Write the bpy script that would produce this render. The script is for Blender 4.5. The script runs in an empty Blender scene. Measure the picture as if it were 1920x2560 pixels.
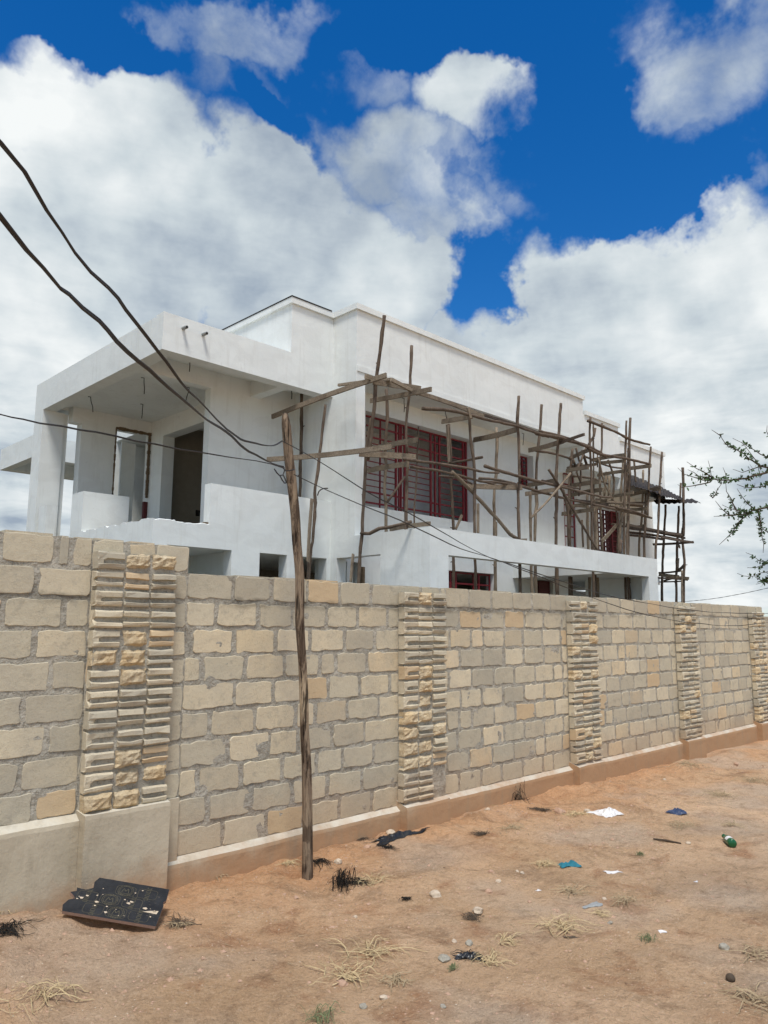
import bpy, bmesh, math, random
from mathutils import Vector, Matrix, noise
S = bpy.context.scene
COL = S.collection
rnd = random.Random(7)
R_ = math.radians

# ------------------------------------------------------------------ camera
CAMAX = [[0.710192, -0.703987, 0.005431], [-0.109289, -0.102625, 0.988698], [-0.695473, -0.702759, -0.149821]]
cd = bpy.data.cameras.new('camera'); cam = bpy.data.objects.new('camera', cd); COL.objects.link(cam)
mw = Matrix.Identity(4)
for c in range(3):
    for r in range(3): mw[r][c] = CAMAX[c][r]
mw[2][3] = 1.7
cam.matrix_world = mw
cd.sensor_fit = 'HORIZONTAL'; cd.sensor_width = 36; cd.lens = 1890/1920*36; cd.clip_end = 3000; cd.clip_start = .05
S.camera = cam
S.view_settings.view_transform = 'Standard'; S.view_settings.look = 'None'
S.view_settings.exposure = 0.7; S.view_settings.gamma = 1; S.view_settings.use_curve_mapping = False

# ------------------------------------------------------------------ node helper
class NT:
    def __init__(s, tree): s.t = tree; s.n = tree.nodes; s.l = tree.links
    def new(s, typ, ins=None, **kw):
        n = s.n.new(typ)
        for k, v in kw.items(): setattr(n, k, v)
        for k, v in (ins or {}).items():
            if hasattr(v, 'is_output') or isinstance(v, bpy.types.NodeSocket): s.l.new(v, n.inputs[k])
            else: n.inputs[k].default_value = v
        return n
    def math(s, op, a, b=0, clamp=False):
        return s.new('ShaderNodeMath', {0: a, 1: b}, operation=op, use_clamp=clamp).outputs[0]
    def noise(s, vec, scale, detail=4, rough=.5, dist=0, out=0):
        return s.new('ShaderNodeTexNoise', {'Vector': vec, 'Scale': scale, 'Detail': detail, 'Roughness': rough, 'Distortion': dist}).outputs[out]
    def rng(s, v, a, b, c=0, d=1, smooth=False):
        n = s.new('ShaderNodeMapRange', {'Value': v, 'From Min': a, 'From Max': b, 'To Min': c, 'To Max': d})
        n.interpolation_type = 'SMOOTHSTEP' if smooth else 'LINEAR'
        return n.outputs[0]
    def mix(s, f, a, b, mode='MIX'):
        n = s.n.new('ShaderNodeMix'); n.data_type = 'RGBA'; n.blend_type = mode
        for k, v in ((0, f), (6, a), (7, b)):
            if isinstance(v, bpy.types.NodeSocket): s.l.new(v, n.inputs[k])
            else: n.inputs[k].default_value = (tuple(v)+(1,))[:4] if not isinstance(v, (int, float)) else v
        return n.outputs[2]
    def map(s, vec, scale=(1, 1, 1), loc=(0, 0, 0)):
        return s.new('ShaderNodeMapping', {'Vector': vec, 'Scale': scale, 'Location': loc}).outputs[0]

# ------------------------------------------------------------------ sky and sun
BLOBS = [(1.2517, 0.5262, 0.1523, 0.1232, 0, 1), (1.1403, 0.5477, 0.1524, 0.1227, 0, 1), (1.0148, 0.4749, 0.215, 0.1345, -20, 1.1), (1.2119, 0.3183, 0.2762, 0.1972, 0, 1), (0.9089, 0.4157, 0.1818, 0.1224, -25, 1), (1.2761, 0.5855, 0.0731, 0.0501, 0, 0.7), (0.7976, 0.3991, 0.167, 0.0995, -20, 0.9), (0.7643, 0.4481, 0.0953, 0.0968, 0, 0.5), (0.6149, 0.6426, 0.1074, 0.073, 20, 0.78), (0.567, 0.5712, 0.082, 0.0646, 0, 0.62), (0.6675, 0.5745, 0.0905, 0.0525, 0, 0.6), (0.7588, 0.5729, 0.1262, 0.0661, -20, 0.66), (0.7079, 0.5133, 0.141, 0.06, -10, 0.66), (0.7419, 0.4623, 0.0898, 0.0575, 0, 0.55), (1.005, 0.7151, 0.1986, 0.0406, -8, 0.42), (1.0353, 0.6579, 0.0663, 0.051, 0, 0.36), (0.9448, 0.6552, 0.0571, 0.0522, 0, 0.32), (0.7824, 0.6814, 0.0822, 0.0591, 0, 0.3), (0.842, 0.7228, 0.0828, 0.0299, 0, 0.22), (0.3378, 0.6545, 0.1049, 0.0733, 20, 0.46), (0.376, 0.6089, 0.0732, 0.0469, 0, 0.36), (0.2841, 0.6669, 0.068, 0.0528, 0, 0.35), (0.2972, 0.523, 0.0356, 0.0365, 0, 0.3), (0.4792, 0.3928, 0.1514, 0.1046, 20, 1), (0.3538, 0.3764, 0.16, 0.1278, 0, 1), (0.6069, 0.314, 0.1857, 0.0913, 0, 1), (0.4971, 0.4514, 0.067, 0.0509, 0, 0.5), (0.4076, 0.2547, 0.2811, 0.1555, 0, 1), (0.7694, 0.2454, 0.814, 0.1206, 0, 0.9), (0.7691, 0.0871, 0.9535, 0.158, 0, 0.9), (1.242, 0.1714, 0.131, 0.1428, 0, 0.8), (1.2121, 0.509, 0.0667, 0.0254, 0, -0.38), (1.2848, 0.4851, 0.0399, 0.0208, 0, -0.35), (0.6535, 0.416, 0.0602, 0.0978, 15, -0.7), (0.5007, 0.5974, 0.1328, 0.091, 0, -0.6), (0.9206, 0.62, 0.0742, 0.0293, 45, -0.6), (0.6399, 0.5464, 0.0335, 0.0268, 0, -0.2), (1.2173, 0.6758, 0.1625, 0.0325, 0, -0.6), (0.3923, 0.5169, 0.1261, 0.0299, -10, -0.5), (0.6647, 0.7201, 0.1926, 0.0336, 0, -0.6), (1.011, 0.3893, 0.0477, 0.0195, -20, -0.5)]
SUN_EL = R_(65); SUN_AZ = math.atan2(-.72, -.66)
W = bpy.data.worlds.new('World'); S.world = W; W.use_nodes = True
W.node_tree.nodes.clear(); N = NT(W.node_tree)
sky = N.new('ShaderNodeTexSky'); sky.sky_type = 'NISHITA'; sky.sun_disc = False
sky.sun_elevation = SUN_EL; sky.sun_rotation = R_(90) - SUN_AZ; sky.altitude = 300; sky.air_density = 1.0; sky.dust_density = .4; sky.ozone_density = 2.5
hs = N.new('ShaderNodeHueSaturation', {'Color': sky.outputs[0], 'Saturation': 1.42, 'Value': .84, 'Hue': .507}).outputs[0]
hs = N.mix(1.0, hs, (.80, 1.0, 1.04), 'MULTIPLY')
D = N.new('ShaderNodeVectorMath', {0: N.new('ShaderNodeTexCoord').outputs['Generated']}, operation='NORMALIZE').outputs[0]
sp = N.new('ShaderNodeSeparateXYZ', {0: D})
az = N.math('ARCTAN2', sp.outputs[1], sp.outputs[0]); el = N.math('ARCSINE', sp.outputs[2])
w1 = N.new('ShaderNodeSeparateXYZ', {0: N.noise(D, 3.2, 6, .55, out=1)})
w2v = N.noise(D, 11, 5, .6, out=1); w2 = N.new('ShaderNodeSeparateXYZ', {0: w2v})
def warp(v, i):
    a = N.math('MULTIPLY', N.math('SUBTRACT', w1.outputs[i], .5), .26)
    b = N.math('MULTIPLY', N.math('SUBTRACT', w2.outputs[i], .5), .13)
    return N.math('ADD', v, N.math('ADD', a, b))
P = N.new('ShaderNodeCombineXYZ', {0: warp(az, 0), 1: warp(el, 1), 2: 0}).outputs[0]
pos = None; neg = None
for (ba, be, rx, ry, rot, w) in BLOBS:
    m = N.new('ShaderNodeMapping', {'Vector': P, 'Location': (ba, be, 0), 'Rotation': (0, 0, R_(rot)), 'Scale': (rx*1.25, ry*1.25, 1)}, vector_type='TEXTURE').outputs[0]
    g = N.new('ShaderNodeTexGradient', {0: m}, gradient_type='SPHERICAL').outputs[1]
    v = N.rng(g, 0, .6, 0, abs(w), True)
    if w > 0: pos = v if pos is None else N.math('MAXIMUM', pos, v)
    else: neg = v if neg is None else N.math('MAXIMUM', neg, v)
# the same broken cloud cover goes on all round and overhead
aoff = N.math('ABSOLUTE', N.math('SUBTRACT', az, .79))
outm = N.math('MAXIMUM', N.rng(aoff, .55, .85, 0, 1, True), N.rng(el, .8, 1.0, 0, 1, True))
gen = N.math('MULTIPLY', N.rng(N.noise(D, 1.9, 3, .5), .42, .56, 0, 1, True), outm)
F = N.math('MAXIMUM', pos, gen)
f1 = N.noise(D, 7, 7, .62, .3); f2 = N.noise(D, 24, 4, .62)
F = N.math('SUBTRACT', F, neg)
F = N.math('ADD', F, N.math('MULTIPLY', N.math('SUBTRACT', f1, .5), .95))
F = N.math('ADD', F, N.math('MULTIPLY', N.math('SUBTRACT', f2, .5), .3))
# cauliflower lumps along the cloud rims
DW = N.new('ShaderNodeVectorMath', {0: D, 1: N.new('ShaderNodeVectorMath', {0: w2v, 'Scale': .07}, operation='SCALE').outputs[0]}, operation='ADD').outputs[0]
b0 = N.new('ShaderNodeTexVoronoi', {'Vector': DW, 'Scale': 10, 'Detail': 1.5, 'Roughness': .5}, feature='F1', normalize=True).outputs[0]
F = N.math('ADD', F, N.math('MULTIPLY', N.math('SUBTRACT', .34, b0), .55))
hi = N.rng(pos, .6, .95, .92, .58)
alpha = N.new('ShaderNodeMapRange', {'Value': F, 'From Min': .12, 'From Max': hi}, interpolation_type='SMOOTHSTEP').outputs[0]
# soft self shading: puffs toward the light are white, their undersides grey
Dup = N.new('ShaderNodeVectorMath', {0: D, 1: (-.01, -.02, .05)}, operation='ADD').outputs[0]
s1 = N.math('SUBTRACT', N.noise(D, 4.5, 6, .52), N.noise(Dup, 4.5, 6, .52))
s2 = N.math('SUBTRACT', N.noise(D, 15, 4, .55), N.noise(Dup, 15, 4, .55))
big = N.noise(D, 2.6, 4, .5, .4)
lit = N.math('ADD', N.math('MULTIPLY', s1, 1.0), N.math('MULTIPLY', s2, .40))
lit = N.math('ADD', lit, N.rng(big, .36, .62, .30, .92))
strat = N.noise(N.map(D, (3, 3, 11)), 2.6, 5, .6, .3)
low = N.math('MULTIPLY', N.rng(strat, .34, .66, -.34, .22), N.rng(el, .12, .42, 1, .25, True))
lit = N.math('ADD', lit, low, True)
ccol = N.new('ShaderNodeValToRGB', {0: lit})
cr = ccol.color_ramp; cr.elements[0].position = .12; cr.elements[0].color = (.33, .40, .49, 1)
cr.elements[1].position = .95; cr.elements[1].color = (.90, .93, .93, 1)
e = cr.elements.new(.5); e.color = (.60, .67, .71, 1)
cl10 = N.new('ShaderNodeVectorMath', {0: ccol.outputs[0]}, operation='SCALE'); cl10.inputs[3].default_value = 6.3
mixs = N.mix(alpha, hs, cl10.outputs[0])
bg = N.new('ShaderNodeBackground', {'Color': mixs, 'Strength': .1})
N.l.new(bg.outputs[0], N.new('ShaderNodeOutputWorld').inputs[0])
W.cycles.sampling_method = 'MANUAL'; W.cycles.sample_map_resolution = 512

sd = bpy.data.lights.new('sun', 'SUN'); sun = bpy.data.objects.new('sun', sd); COL.objects.link(sun)
sd.energy = 2.05; sd.angle = R_(14); sd.color = (1, .965, .91)
sv = Vector((math.cos(SUN_EL)*math.cos(SUN_AZ), math.cos(SUN_EL)*math.sin(SUN_AZ), math.sin(SUN_EL)))
sun.rotation_euler = sv.to_track_quat('Z', 'Y').to_euler()

# ------------------------------------------------------------------ object helpers
def tag(o, label=None, cat=None, group=None, kind=None):
    if label: o['label'] = label
    if cat: o['category'] = cat
    if group: o['group'] = group
    if kind: o['kind'] = kind
    return o
def empty(name, loc=(0, 0, 0)):
    o = bpy.data.objects.new(name, None); COL.objects.link(o); o.location = loc; o.empty_display_size = .2
    return o
def link(name, me, mat=None, parent=None, loc=None):
    o = bpy.data.objects.new(name, me); COL.objects.link(o)
    if mat and not me.materials: me.materials.append(mat)
    if parent is not None:
        o.parent = parent
        if loc is None: o.location = -parent_world(parent)
    if loc is not None: o.location = loc
    return o
def parent_world(p):
    v = Vector((0, 0, 0))
    while p is not None: v = v + p.location; p = p.parent
    return v
def mesh(name, vs, fs, mat=None, parent=None, smooth=False):
    me = bpy.data.meshes.new(name); me.from_pydata([tuple(v) for v in vs], [], fs); me.update()
    if smooth:
        for p in me.polygons: p.use_smooth = True
    return link(name, me, mat, parent)
def boxdata(a, b):
    x0, y0, z0 = a; x1, y1, z1 = b
    return ([(x0, y0, z0), (x1, y0, z0), (x1, y1, z0), (x0, y1, z0), (x0, y0, z1), (x1, y0, z1), (x1, y1, z1), (x0, y1, z1)],
            [(0, 3, 2, 1), (4, 5, 6, 7), (0, 1, 5, 4), (1, 2, 6, 5), (2, 3, 7, 6), (3, 0, 4, 7)])
class Geo:
    def __init__(s): s.v = []; s.f = []
    def add(s, vs, fs):
        k = len(s.v); s.v += [tuple(v) for v in vs]; s.f += [tuple(i+k for i in f) for f in fs]; return s
    def box(s, a, b): return s.add(*boxdata(a, b))
    def build(s, name, mat, parent=None, smooth=False): return mesh(name, s.v, s.f, mat, parent, smooth)
def tube(path, radii, sides=8, rough=0, seed=0, twist=0, caps=True):
    """closed tube along a polyline"""
    vs = []; fs = []; n = len(path); P = [Vector(p) for p in path]
    if not hasattr(radii, '__len__'): radii = [radii]*n
    ref = Vector((.31, .72, .11)).normalized()
    for i in range(n):
        t = (P[min(i+1, n-1)]-P[max(i-1, 0)]).normalized()
        u = t.cross(ref)
        if u.length < .1: u = t.cross(Vector((1, 0, 0)))
        u.normalize(); w = t.cross(u)
        for k in range(sides):
            a = 2*math.pi*k/sides+twist*i
            r = radii[i]*(1+rough*(noise.noise(Vector((k*1.7, i*.9, seed*3.1)))))
            vs.append(P[i]+(u*math.cos(a)+w*math.sin(a))*r)
    for i in range(n-1):
        for k in range(sides):
            a = i*sides+k; b = i*sides+(k+1) % sides
            fs.append((a, b, b+sides, a+sides))
    if caps:
        fs.append(tuple(range(sides-1, -1, -1))); fs.append(tuple(range((n-1)*sides, n*sides)))
    return vs, fs
def resample(path, step):
    out = []; P = [Vector(p) for p in path]
    # Catmull-Rom so that bends stay soft
    for i in range(len(P)-1):
        p0 = P[max(i-1, 0)]; p1 = P[i]; p2 = P[i+1]; p3 = P[min(i+2, len(P)-1)]
        m = max(1, int((p2-p1).length/step))
        for k in range(m):
            t = k/m
            out.append(.5*((2*p1)+(p2-p0)*t+(2*p0-5*p1+4*p2-p3)*t*t+(3*p1-p0-3*p2+p3)*t**3))
    out.append(P[-1]); return out
def fbm(x, y, z=0, o=4):
    return noise.fractal(Vector((x, y, z)), .9, 2.0, o)

# ------------------------------------------------------------------ materials
def mat(name, rough=.9, spec=.2):
    m = bpy.data.materials.new(name); m.use_nodes = True
    n = NT(m.node_tree); b = m.node_tree.nodes['Principled BSDF']
    b.inputs['Roughness'].default_value = rough; b.inputs['Specular IOR Level'].default_value = spec
    tc = n.new('ShaderNodeTexCoord'); geo = n.new('ShaderNodeNewGeometry')
    return m, n, b, geo.outputs['Position'], tc.outputs['Object']
def setcol(n, b, c): n.l.new(c, b.inputs['Base Color'])
def bump(n, b, h, dist, strength=1.0):
    n.l.new(n.new('ShaderNodeBump', {'Height': h, 'Distance': dist, 'Strength': strength}).outputs[0], b.inputs['Normal'])
def simple(name, c, rough=.8, spec=.3, var=.15, scale=20, bmp=0):
    m, n, b, pos, obj = mat(name, rough, spec)
    f = n.noise(pos, scale, 5, .6)
    setcol(n, b, n.mix(f, tuple(x*(1-var) for x in c), tuple(x*(1+var) for x in c)))
    if bmp: bump(n, b, f, bmp)
    return m
def m_plaster():
    m, n, b, p, o = mat('white_plaster', .85, .15)
    f = n.noise(p, .7, 5, .6); g = n.noise(n.map(p, (3.5, 3.5, .35)), 2.2, 5, .65)
    c = n.mix(n.rng(f, .3, .7), (.725, .75, .73), (.785, .805, .78))
    c = n.mix(n.math('MULTIPLY', n.rng(g, .54, .76), .42), c, (.56, .555, .51))
    pt = n.noise(n.map(p, (1, 1, 1.6)), 1.5, 2, .4, 1.2); c = n.mix(n.math('MULTIPLY', n.rng(pt, .5, .56), .16), c, (.60, .60, .57))
    sm = n.noise(p, 13, 5, .7); c = n.mix(n.math('MULTIPLY', n.rng(sm, .66, .74), .35), c, (.48, .46, .41))
    blot = n.math('MULTIPLY', n.rng(n.noise(p, 3.1, 8, .7, .4), .63, .76), n.rng(n.noise(p, .9, 2), .5, .62))
    c = n.mix(n.math('MULTIPLY', blot, .6), c, (.45, .45, .42))
    setcol(n, b, c)
    h = n.math('ADD', n.noise(p, 2.2, 3, .5), n.math('MULTIPLY', n.noise(p, 60, 4, .6), .12))
    bump(n, b, h, .03, .5)
    return m
def m_mortar():
    m, n, b, p, o = mat('cement_mortar', .95, .1)
    f = n.noise(p, 4, 8, .65); g = n.noise(p, 45, 5, .7)
    c = n.mix(n.rng(f, .3, .7), (.36, .335, .28), (.53, .49, .41))
    c = n.mix(n.math('MULTIPLY', n.rng(g, .5, .7), .6), c, (.15, .14, .115))
    g3 = n.noise(p, 18, 6, .7); c = n.mix(n.math('MULTIPLY', n.rng(g3, .52, .66), .5), c, (.16, .148, .12))  # shade of ragged mortar cavities put into the colour as dark noise
    z = n.new('ShaderNodeSeparateXYZ', {0: p}).outputs[2]
    d = n.math('MULTIPLY', n.rng(n.math('ADD', z, n.math('MULTIPLY', n.noise(p, 2, 4), .5)), .35, .75, 1, 0), .6)
    c = n.mix(d, c, (.40, .25, .145))
    st = stain(n, p); c = n.mix(st, c, (.085, .075, .06))
    setcol(n, b, c)
    h = n.math('ADD', n.noise(p, 14, 6, .6), n.math('MULTIPLY', n.noise(p, 90, 5, .7), .35))
    bump(n, b, h, .03, 1)
    return m
def stain(n, p):
    # dark mould line along the bed joint under the top course
    z = n.new('ShaderNodeSeparateXYZ', {0: p}).outputs[2]
    zz = n.math('ADD', z, n.math('MULTIPLY', n.math('SUBTRACT', n.noise(p, 7, 5, .6), .5), .12))
    a = n.math('ABSOLUTE', n.math('SUBTRACT', zz, 1.865))
    band = n.rng(a, .012, .05, 1, 0, True)
    pt = n.rng(n.noise(p, 1.7, 4, .6), .42, .6)
    return n.math('MULTIPLY', n.math('MULTIPLY', band, pt), .62)
def m_block(rib=False):
    m, n, b, p, o = mat('ribbed_block' if rib else 'coral_block', .93, .12)
    oi = n.new('ShaderNodeObjectInfo').outputs['Random']
    rp = n.new('ShaderNodeValToRGB', {0: oi}); cr = rp.color_ramp
    cr.elements[0].position = 0; cr.elements[0].color = (.42, .375, .285, 1)
    cr.elements[1].position = 1; cr.elements[1].color = (.60, .42, .24, 1)
    for q, c in ((.2, (.46, .405, .295, 1)), (.5, (.52, .435, .30, 1)), (.75, (.54, .455, .32, 1)), (.92, (.55, .43, .27, 1))):
        e = cr.elements.new(q); e.color = c
    if rib:
        for e, c in zip(cr.elements, ((.40, .35, .26), (.46, .40, .30), (.52, .44, .31), (.48, .42, .31), (.54, .45, .32), (.44, .38, .28))): e.color = (*c, 1)
    off = n.new('ShaderNodeVectorMath', {0: p, 1: n.new('ShaderNodeCombineXYZ', {0: n.math('MULTIPLY', oi, 50), 1: 0, 2: 0}).outputs[0]}, operation='ADD').outputs[0]
    f = n.noise(off, 5, 7, .62, .3); g = n.noise(p, 70, 5, .7); k = n.noise(off, 16, 5, .6)
    c = n.mix(n.math('MULTIPLY', n.rng(f, .40, .7), .7), rp.outputs[0], n.mix(.6, rp.outputs[0], (.36, .33, .26)))
    c = n.mix(.24, c, (.95, .78, .50), 'SCREEN')
    sp2 = n.noise(off, 42, 4, .75)
    c = n.mix(n.math('MULTIPLY', n.rng(sp2, .60, .72), .35), c, (.27, .215, .145))
    c = n.mix(n.math('MULTIPLY', n.rng(g, .56, .72), .45), c, (.24, .19, .125))
    c = n.mix(n.math('MULTIPLY', n.rng(k, .56, .7), .45), c, (.30, .275, .225))
    w0 = n.noise(p, 1.3, 6, .65, .3); c = n.mix(n.math('MULTIPLY', n.rng(w0, .46, .66), .5), c, (.36, .335, .275))
    zz_ = n.new('ShaderNodeSeparateXYZ', {0: p}).outputs[2]; c = n.mix(n.math('MULTIPLY', n.rng(zz_, 1.7, 1.95), .30), c, (.33, .30, .24))
    cr_ = n.new('ShaderNodeTexVoronoi', {'Vector': off, 'Scale': 2.2}); cr_.feature = 'DISTANCE_TO_EDGE'; n.l.new(n.new('ShaderNodeVectorMath', {0: off, 1: n.noise(off, 9, 4, .6, out=1)}, operation='ADD').outputs[0], cr_.inputs[0])
    c = n.mix(n.math('MULTIPLY', n.rng(cr_.outputs[0], .012, .0), .35), c, (.13, .11, .08))
    r2 = n.new('ShaderNodeTexWhiteNoise', {'W': oi}, noise_dimensions='1D').outputs[0]
    c = n.mix(n.rng(r2, .64, .74, 0, .42), c, (.36, .335, .275)); c = n.mix(n.rng(r2, .30, .0, 0, .30), c, (.80, .70, .52)); c = n.mix(n.rng(r2, .94, .95, 0, .55), c, (.66, .46, .25))
    z = n.new('ShaderNodeSeparateXYZ', {0: p}).outputs[2]
    d = n.math('MULTIPLY', n.rng(n.math('ADD', z, n.math('MULTIPLY', n.noise(p, 2, 4), .5)), .3, .78, 1, 0), .55)
    c = n.mix(d, c, (.46, .29, .165))
    st = stain(n, p); c = n.mix(st, c, (.10, .085, .065))
    setcol(n, b, c)
    h = n.math('ADD', n.math('MULTIPLY', n.noise(off, 9, 6, .6), 1.0), n.math('MULTIPLY', n.noise(p, 110, 5, .7), .3))
    bump(n, b, h, .010, .8)
    return m
def m_rough_stone():
    m, n, b, p, o = mat('rough_coral_stone', .95, .1)
    f = n.noise(p, 25, 8, .7); g = n.noise(p, 6, 3)
    c = n.mix(n.rng(f, .3, .7), (.50, .39, .25), (.78, .66, .46))
    c = n.mix(n.rng(g, .4, .65), c, (.62, .42, .20), 'MULTIPLY') if False else n.mix(n.math('MULTIPLY', n.rng(g, .45, .65), .45), c, (.72, .50, .25))
    c = n.mix(n.math('MULTIPLY', n.rng(n.noise(p, 60, 4, .7), .55, .68), .5), c, (.25, .17, .09))
    setcol(n, b, c); bump(n, b, n.noise(p, 45, 8, .75), .02, 1)
    return m
def m_plinth():
    m, n, b, p, o = mat('cement_plinth', .9, .15)
    f = n.noise(p, 1.8, 7, .62); g = n.noise(p, 40, 5, .65)
    c = n.mix(n.rng(f, .3, .7), (.42, .36, .265), (.57, .50, .38))
    c = n.mix(n.math('MULTIPLY', n.rng(g, .55, .75), .25), c, (.2, .185, .155))
    q = n.new('ShaderNodeSeparateXYZ', {0: p})
    zx = n.math('ADD', q.outputs[2], n.math('MULTIPLY', n.rng(q.outputs[0], 1, 6, 0, .0), 1))
    lim = n.rng(q.outputs[0], 2, 7, .36, .62)
    d = n.rng(n.math('SUBTRACT', n.math('ADD', zx, n.math('MULTIPLY', n.noise(p, 3.2, 7, .7), .55)), n.math('ADD', lim, .12)), -.26, .07, .85, 0, True)
    c = n.mix(d, c, (.42, .235, .12))
    geo = n.new('ShaderNodeNewGeometry').outputs['True Normal']
    up = n.new('ShaderNodeSeparateXYZ', {0: geo}).outputs[2]
    wt = n.math('MULTIPLY', n.rng(up, .2, .5, 0, .75), n.rng(n.noise(p, 3.5, 6, .7), .34, .6, .25, 1))
    c = n.mix(wt, c, (.62, .59, .51))
    c = n.mix(n.math('MULTIPLY', n.rng(n.noise(n.map(p, (3, 3, .6)), 2.4, 6, .7), .52, .7), .45), c, (.30, .25, .18))
    setcol(n, b, c); h = n.math('ADD', n.noise(p, 8, 5, .6), n.math('MULTIPLY', n.noise(p, 80, 4, .6), .15)); bump(n, b, h, .012, .7)
    return m
def m_wood(name, c0, c1, dark, axis='o'):
    m, n, b, p, o = mat(name, .85, .2)
    oi = n.new('ShaderNodeObjectInfo').outputs['Random']
    q = n.map(p, (9, 9, 1.3)) if axis == 'z' else n.map(p, (2.2, 9, 9)) if axis == 'x' else n.map(p, (4, 4, 4))
    f = n.noise(q, 5, 7, .68, .3); g = n.noise(p, 3.5, 5, .6); k = n.noise(n.map(p, (1, 1, .4)), 26, 4, .6)
    c = n.mix(n.rng(f, .35, .68), c0, c1)
    c = n.mix(n.rng(g, .52, .62), c, n.mix(.5, c, dark))
    c = n.mix(n.math('MULTIPLY', n.rng(k, .62, .7), .8), c, dark)
    c = n.mix(n.math('MULTIPLY', oi, .45), c, n.mix(.6, c, (.10, .075, .055)))
    setcol(n, b, c); bump(n, b, n.math('ADD', f, n.math('MULTIPLY', k, .5)), .012, .9)
    return m
def m_upole():
    m, n, b, p, o = mat('utility_pole_wood', .9, .15)
    f = n.noise(n.map(p, (14, 14, .9)), 4, 7, .7, .2); g = n.noise(n.map(p, (3, 3, .9)), 3.2, 6, .7, .6); k = n.noise(n.map(p, (20, 20, 1.2)), 3.0, 3, .5)
    q = n.new('ShaderNodeSeparateXYZ', {0: p}).outputs[2]
    c = n.mix(n.rng(f, .35, .65), (.17, .12, .085), (.36, .275, .19))
    c = n.mix(n.math('MULTIPLY', n.rng(g, .47, .53), .85), c, n.mix(n.rng(f, .4, .6), (.055, .035, .025), (.12, .085, .06)))
    c = n.mix(n.math('MULTIPLY', n.rng(n.noise(n.map(p, (2, 2, .6)), 2.2, 4), .56, .62), n.rng(q, 1.9, 1.4, 0, .8)), c, (.55, .43, .29))
    c = n.mix(n.rng(k, .60, .66, 0, .9), c, (.02, .014, .01))
    setcol(n, b, c); bump(n, b, n.math('SUBTRACT', n.math('ADD', f, n.math('MULTIPLY', g, .6)), n.rng(k, .58, .66, 0, .8)), .02, 1); return m
def m_ground():
    m, n, b, p, o = mat('sandy_earth', .95, .1)
    q = n.new('ShaderNodeSeparateXYZ', {0: p})
    f = n.noise(p, 1.1, 8, .62, .4); g = n.noise(p, 180, 4, .7); k = n.noise(p, 9, 7, .65); s = n.noise(p, 420, 2, .5)
    nearw = n.rng(n.math('ADD', q.outputs[1], n.math('MULTIPLY', n.math('SUBTRACT', n.noise(p, 1.6, 6, .6), .5), 2.4)), 3.2, 4.7, 0, 1, True)
    c = n.mix(n.rng(f, .35, .65), (.56, .38, .235), (.72, .51, .34))
    c = n.mix(n.math('MULTIPLY', nearw, .75), c, (.60, .33, .175))
    c = n.mix(n.math('MULTIPLY', n.rng(n.noise(p, 2.6, 6, .65, .5), .52, .66), .7), c, (.38, .19, .10))
    c = n.mix(n.math('MULTIPLY', n.rng(n.noise(p, 1.7, 7, .7, .8), .54, .62), .45), c, (.25, .16, .10))
    c = n.mix(n.math('MULTIPLY', n.rng(n.noise(p, .8, 4), .50, .62), .6), c, (.56, .47, .38))
    c = n.mix(n.math('MULTIPLY', n.rng(k, .52, .72), .55), c, (.24, .145, .085))
    c = n.mix(n.math('MULTIPLY', n.rng(g, .55, .72), .42), c, (.20, .13, .085))
    k2 = n.noise(p, 34, 5, .72); k3 = n.noise(p, 85, 3, .7)
    c = n.mix(n.math('MULTIPLY', n.rng(k2, .55, .68), .38), c, (.22, .14, .085))
    c = n.mix(n.math('MULTIPLY', n.rng(k2, .46, .34), .35), c, (.72, .56, .41))
    c = n.mix(n.math('MULTIPLY', n.rng(k3, .58, .68), .40), c, (.19, .12, .08))
    c = n.mix(n.math('MULTIPLY', n.rng(k3, .42, .33), .45), c, (.80, .66, .50))
    c = n.mix(n.math('MULTIPLY', n.rng(s, .62, .72), .65), c, (.80, .70, .55))
    c = n.mix(n.rng(q.outputs[1], 4.8, 5.0), c, n.mix(n.rng(f, .4, .6), (.10, .095, .07), (.16, .14, .105)))  # unseen earth behind the wall made darker to cut bounce onto the house
    v = n.new('ShaderNodeTexVoronoi', {'Vector': n.map(p, (1, 1, 1)), 'Scale': 7.5}); v.feature = 'F1'
    sp_ = n.math('MULTIPLY', n.rng(n.math('ADD', v.outputs[0], n.math('MULTIPLY', n.noise(p, 60, 3), .1)), .10, .13, 1, 0), n.rng(n.noise(p, 1.3, 3), .5, .6))
    c = n.mix(n.math('MULTIPLY', sp_, .6), c, (.10, .06, .04))
    c = n.mix(1.0, c, (1.14, 1.08, 1.0), 'MULTIPLY')
    setcol(n, b, c)
    h = n.math('ADD', n.math('MULTIPLY', n.noise(p, 14, 8, .68), 1.0), n.math('MULTIPLY', g, .22))
    h = n.math('ADD', h, n.math('MULTIPLY', n.noise(p, 48, 5, .75), .55))
    bump(n, b, h, .05, 1)
    return m
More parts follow.
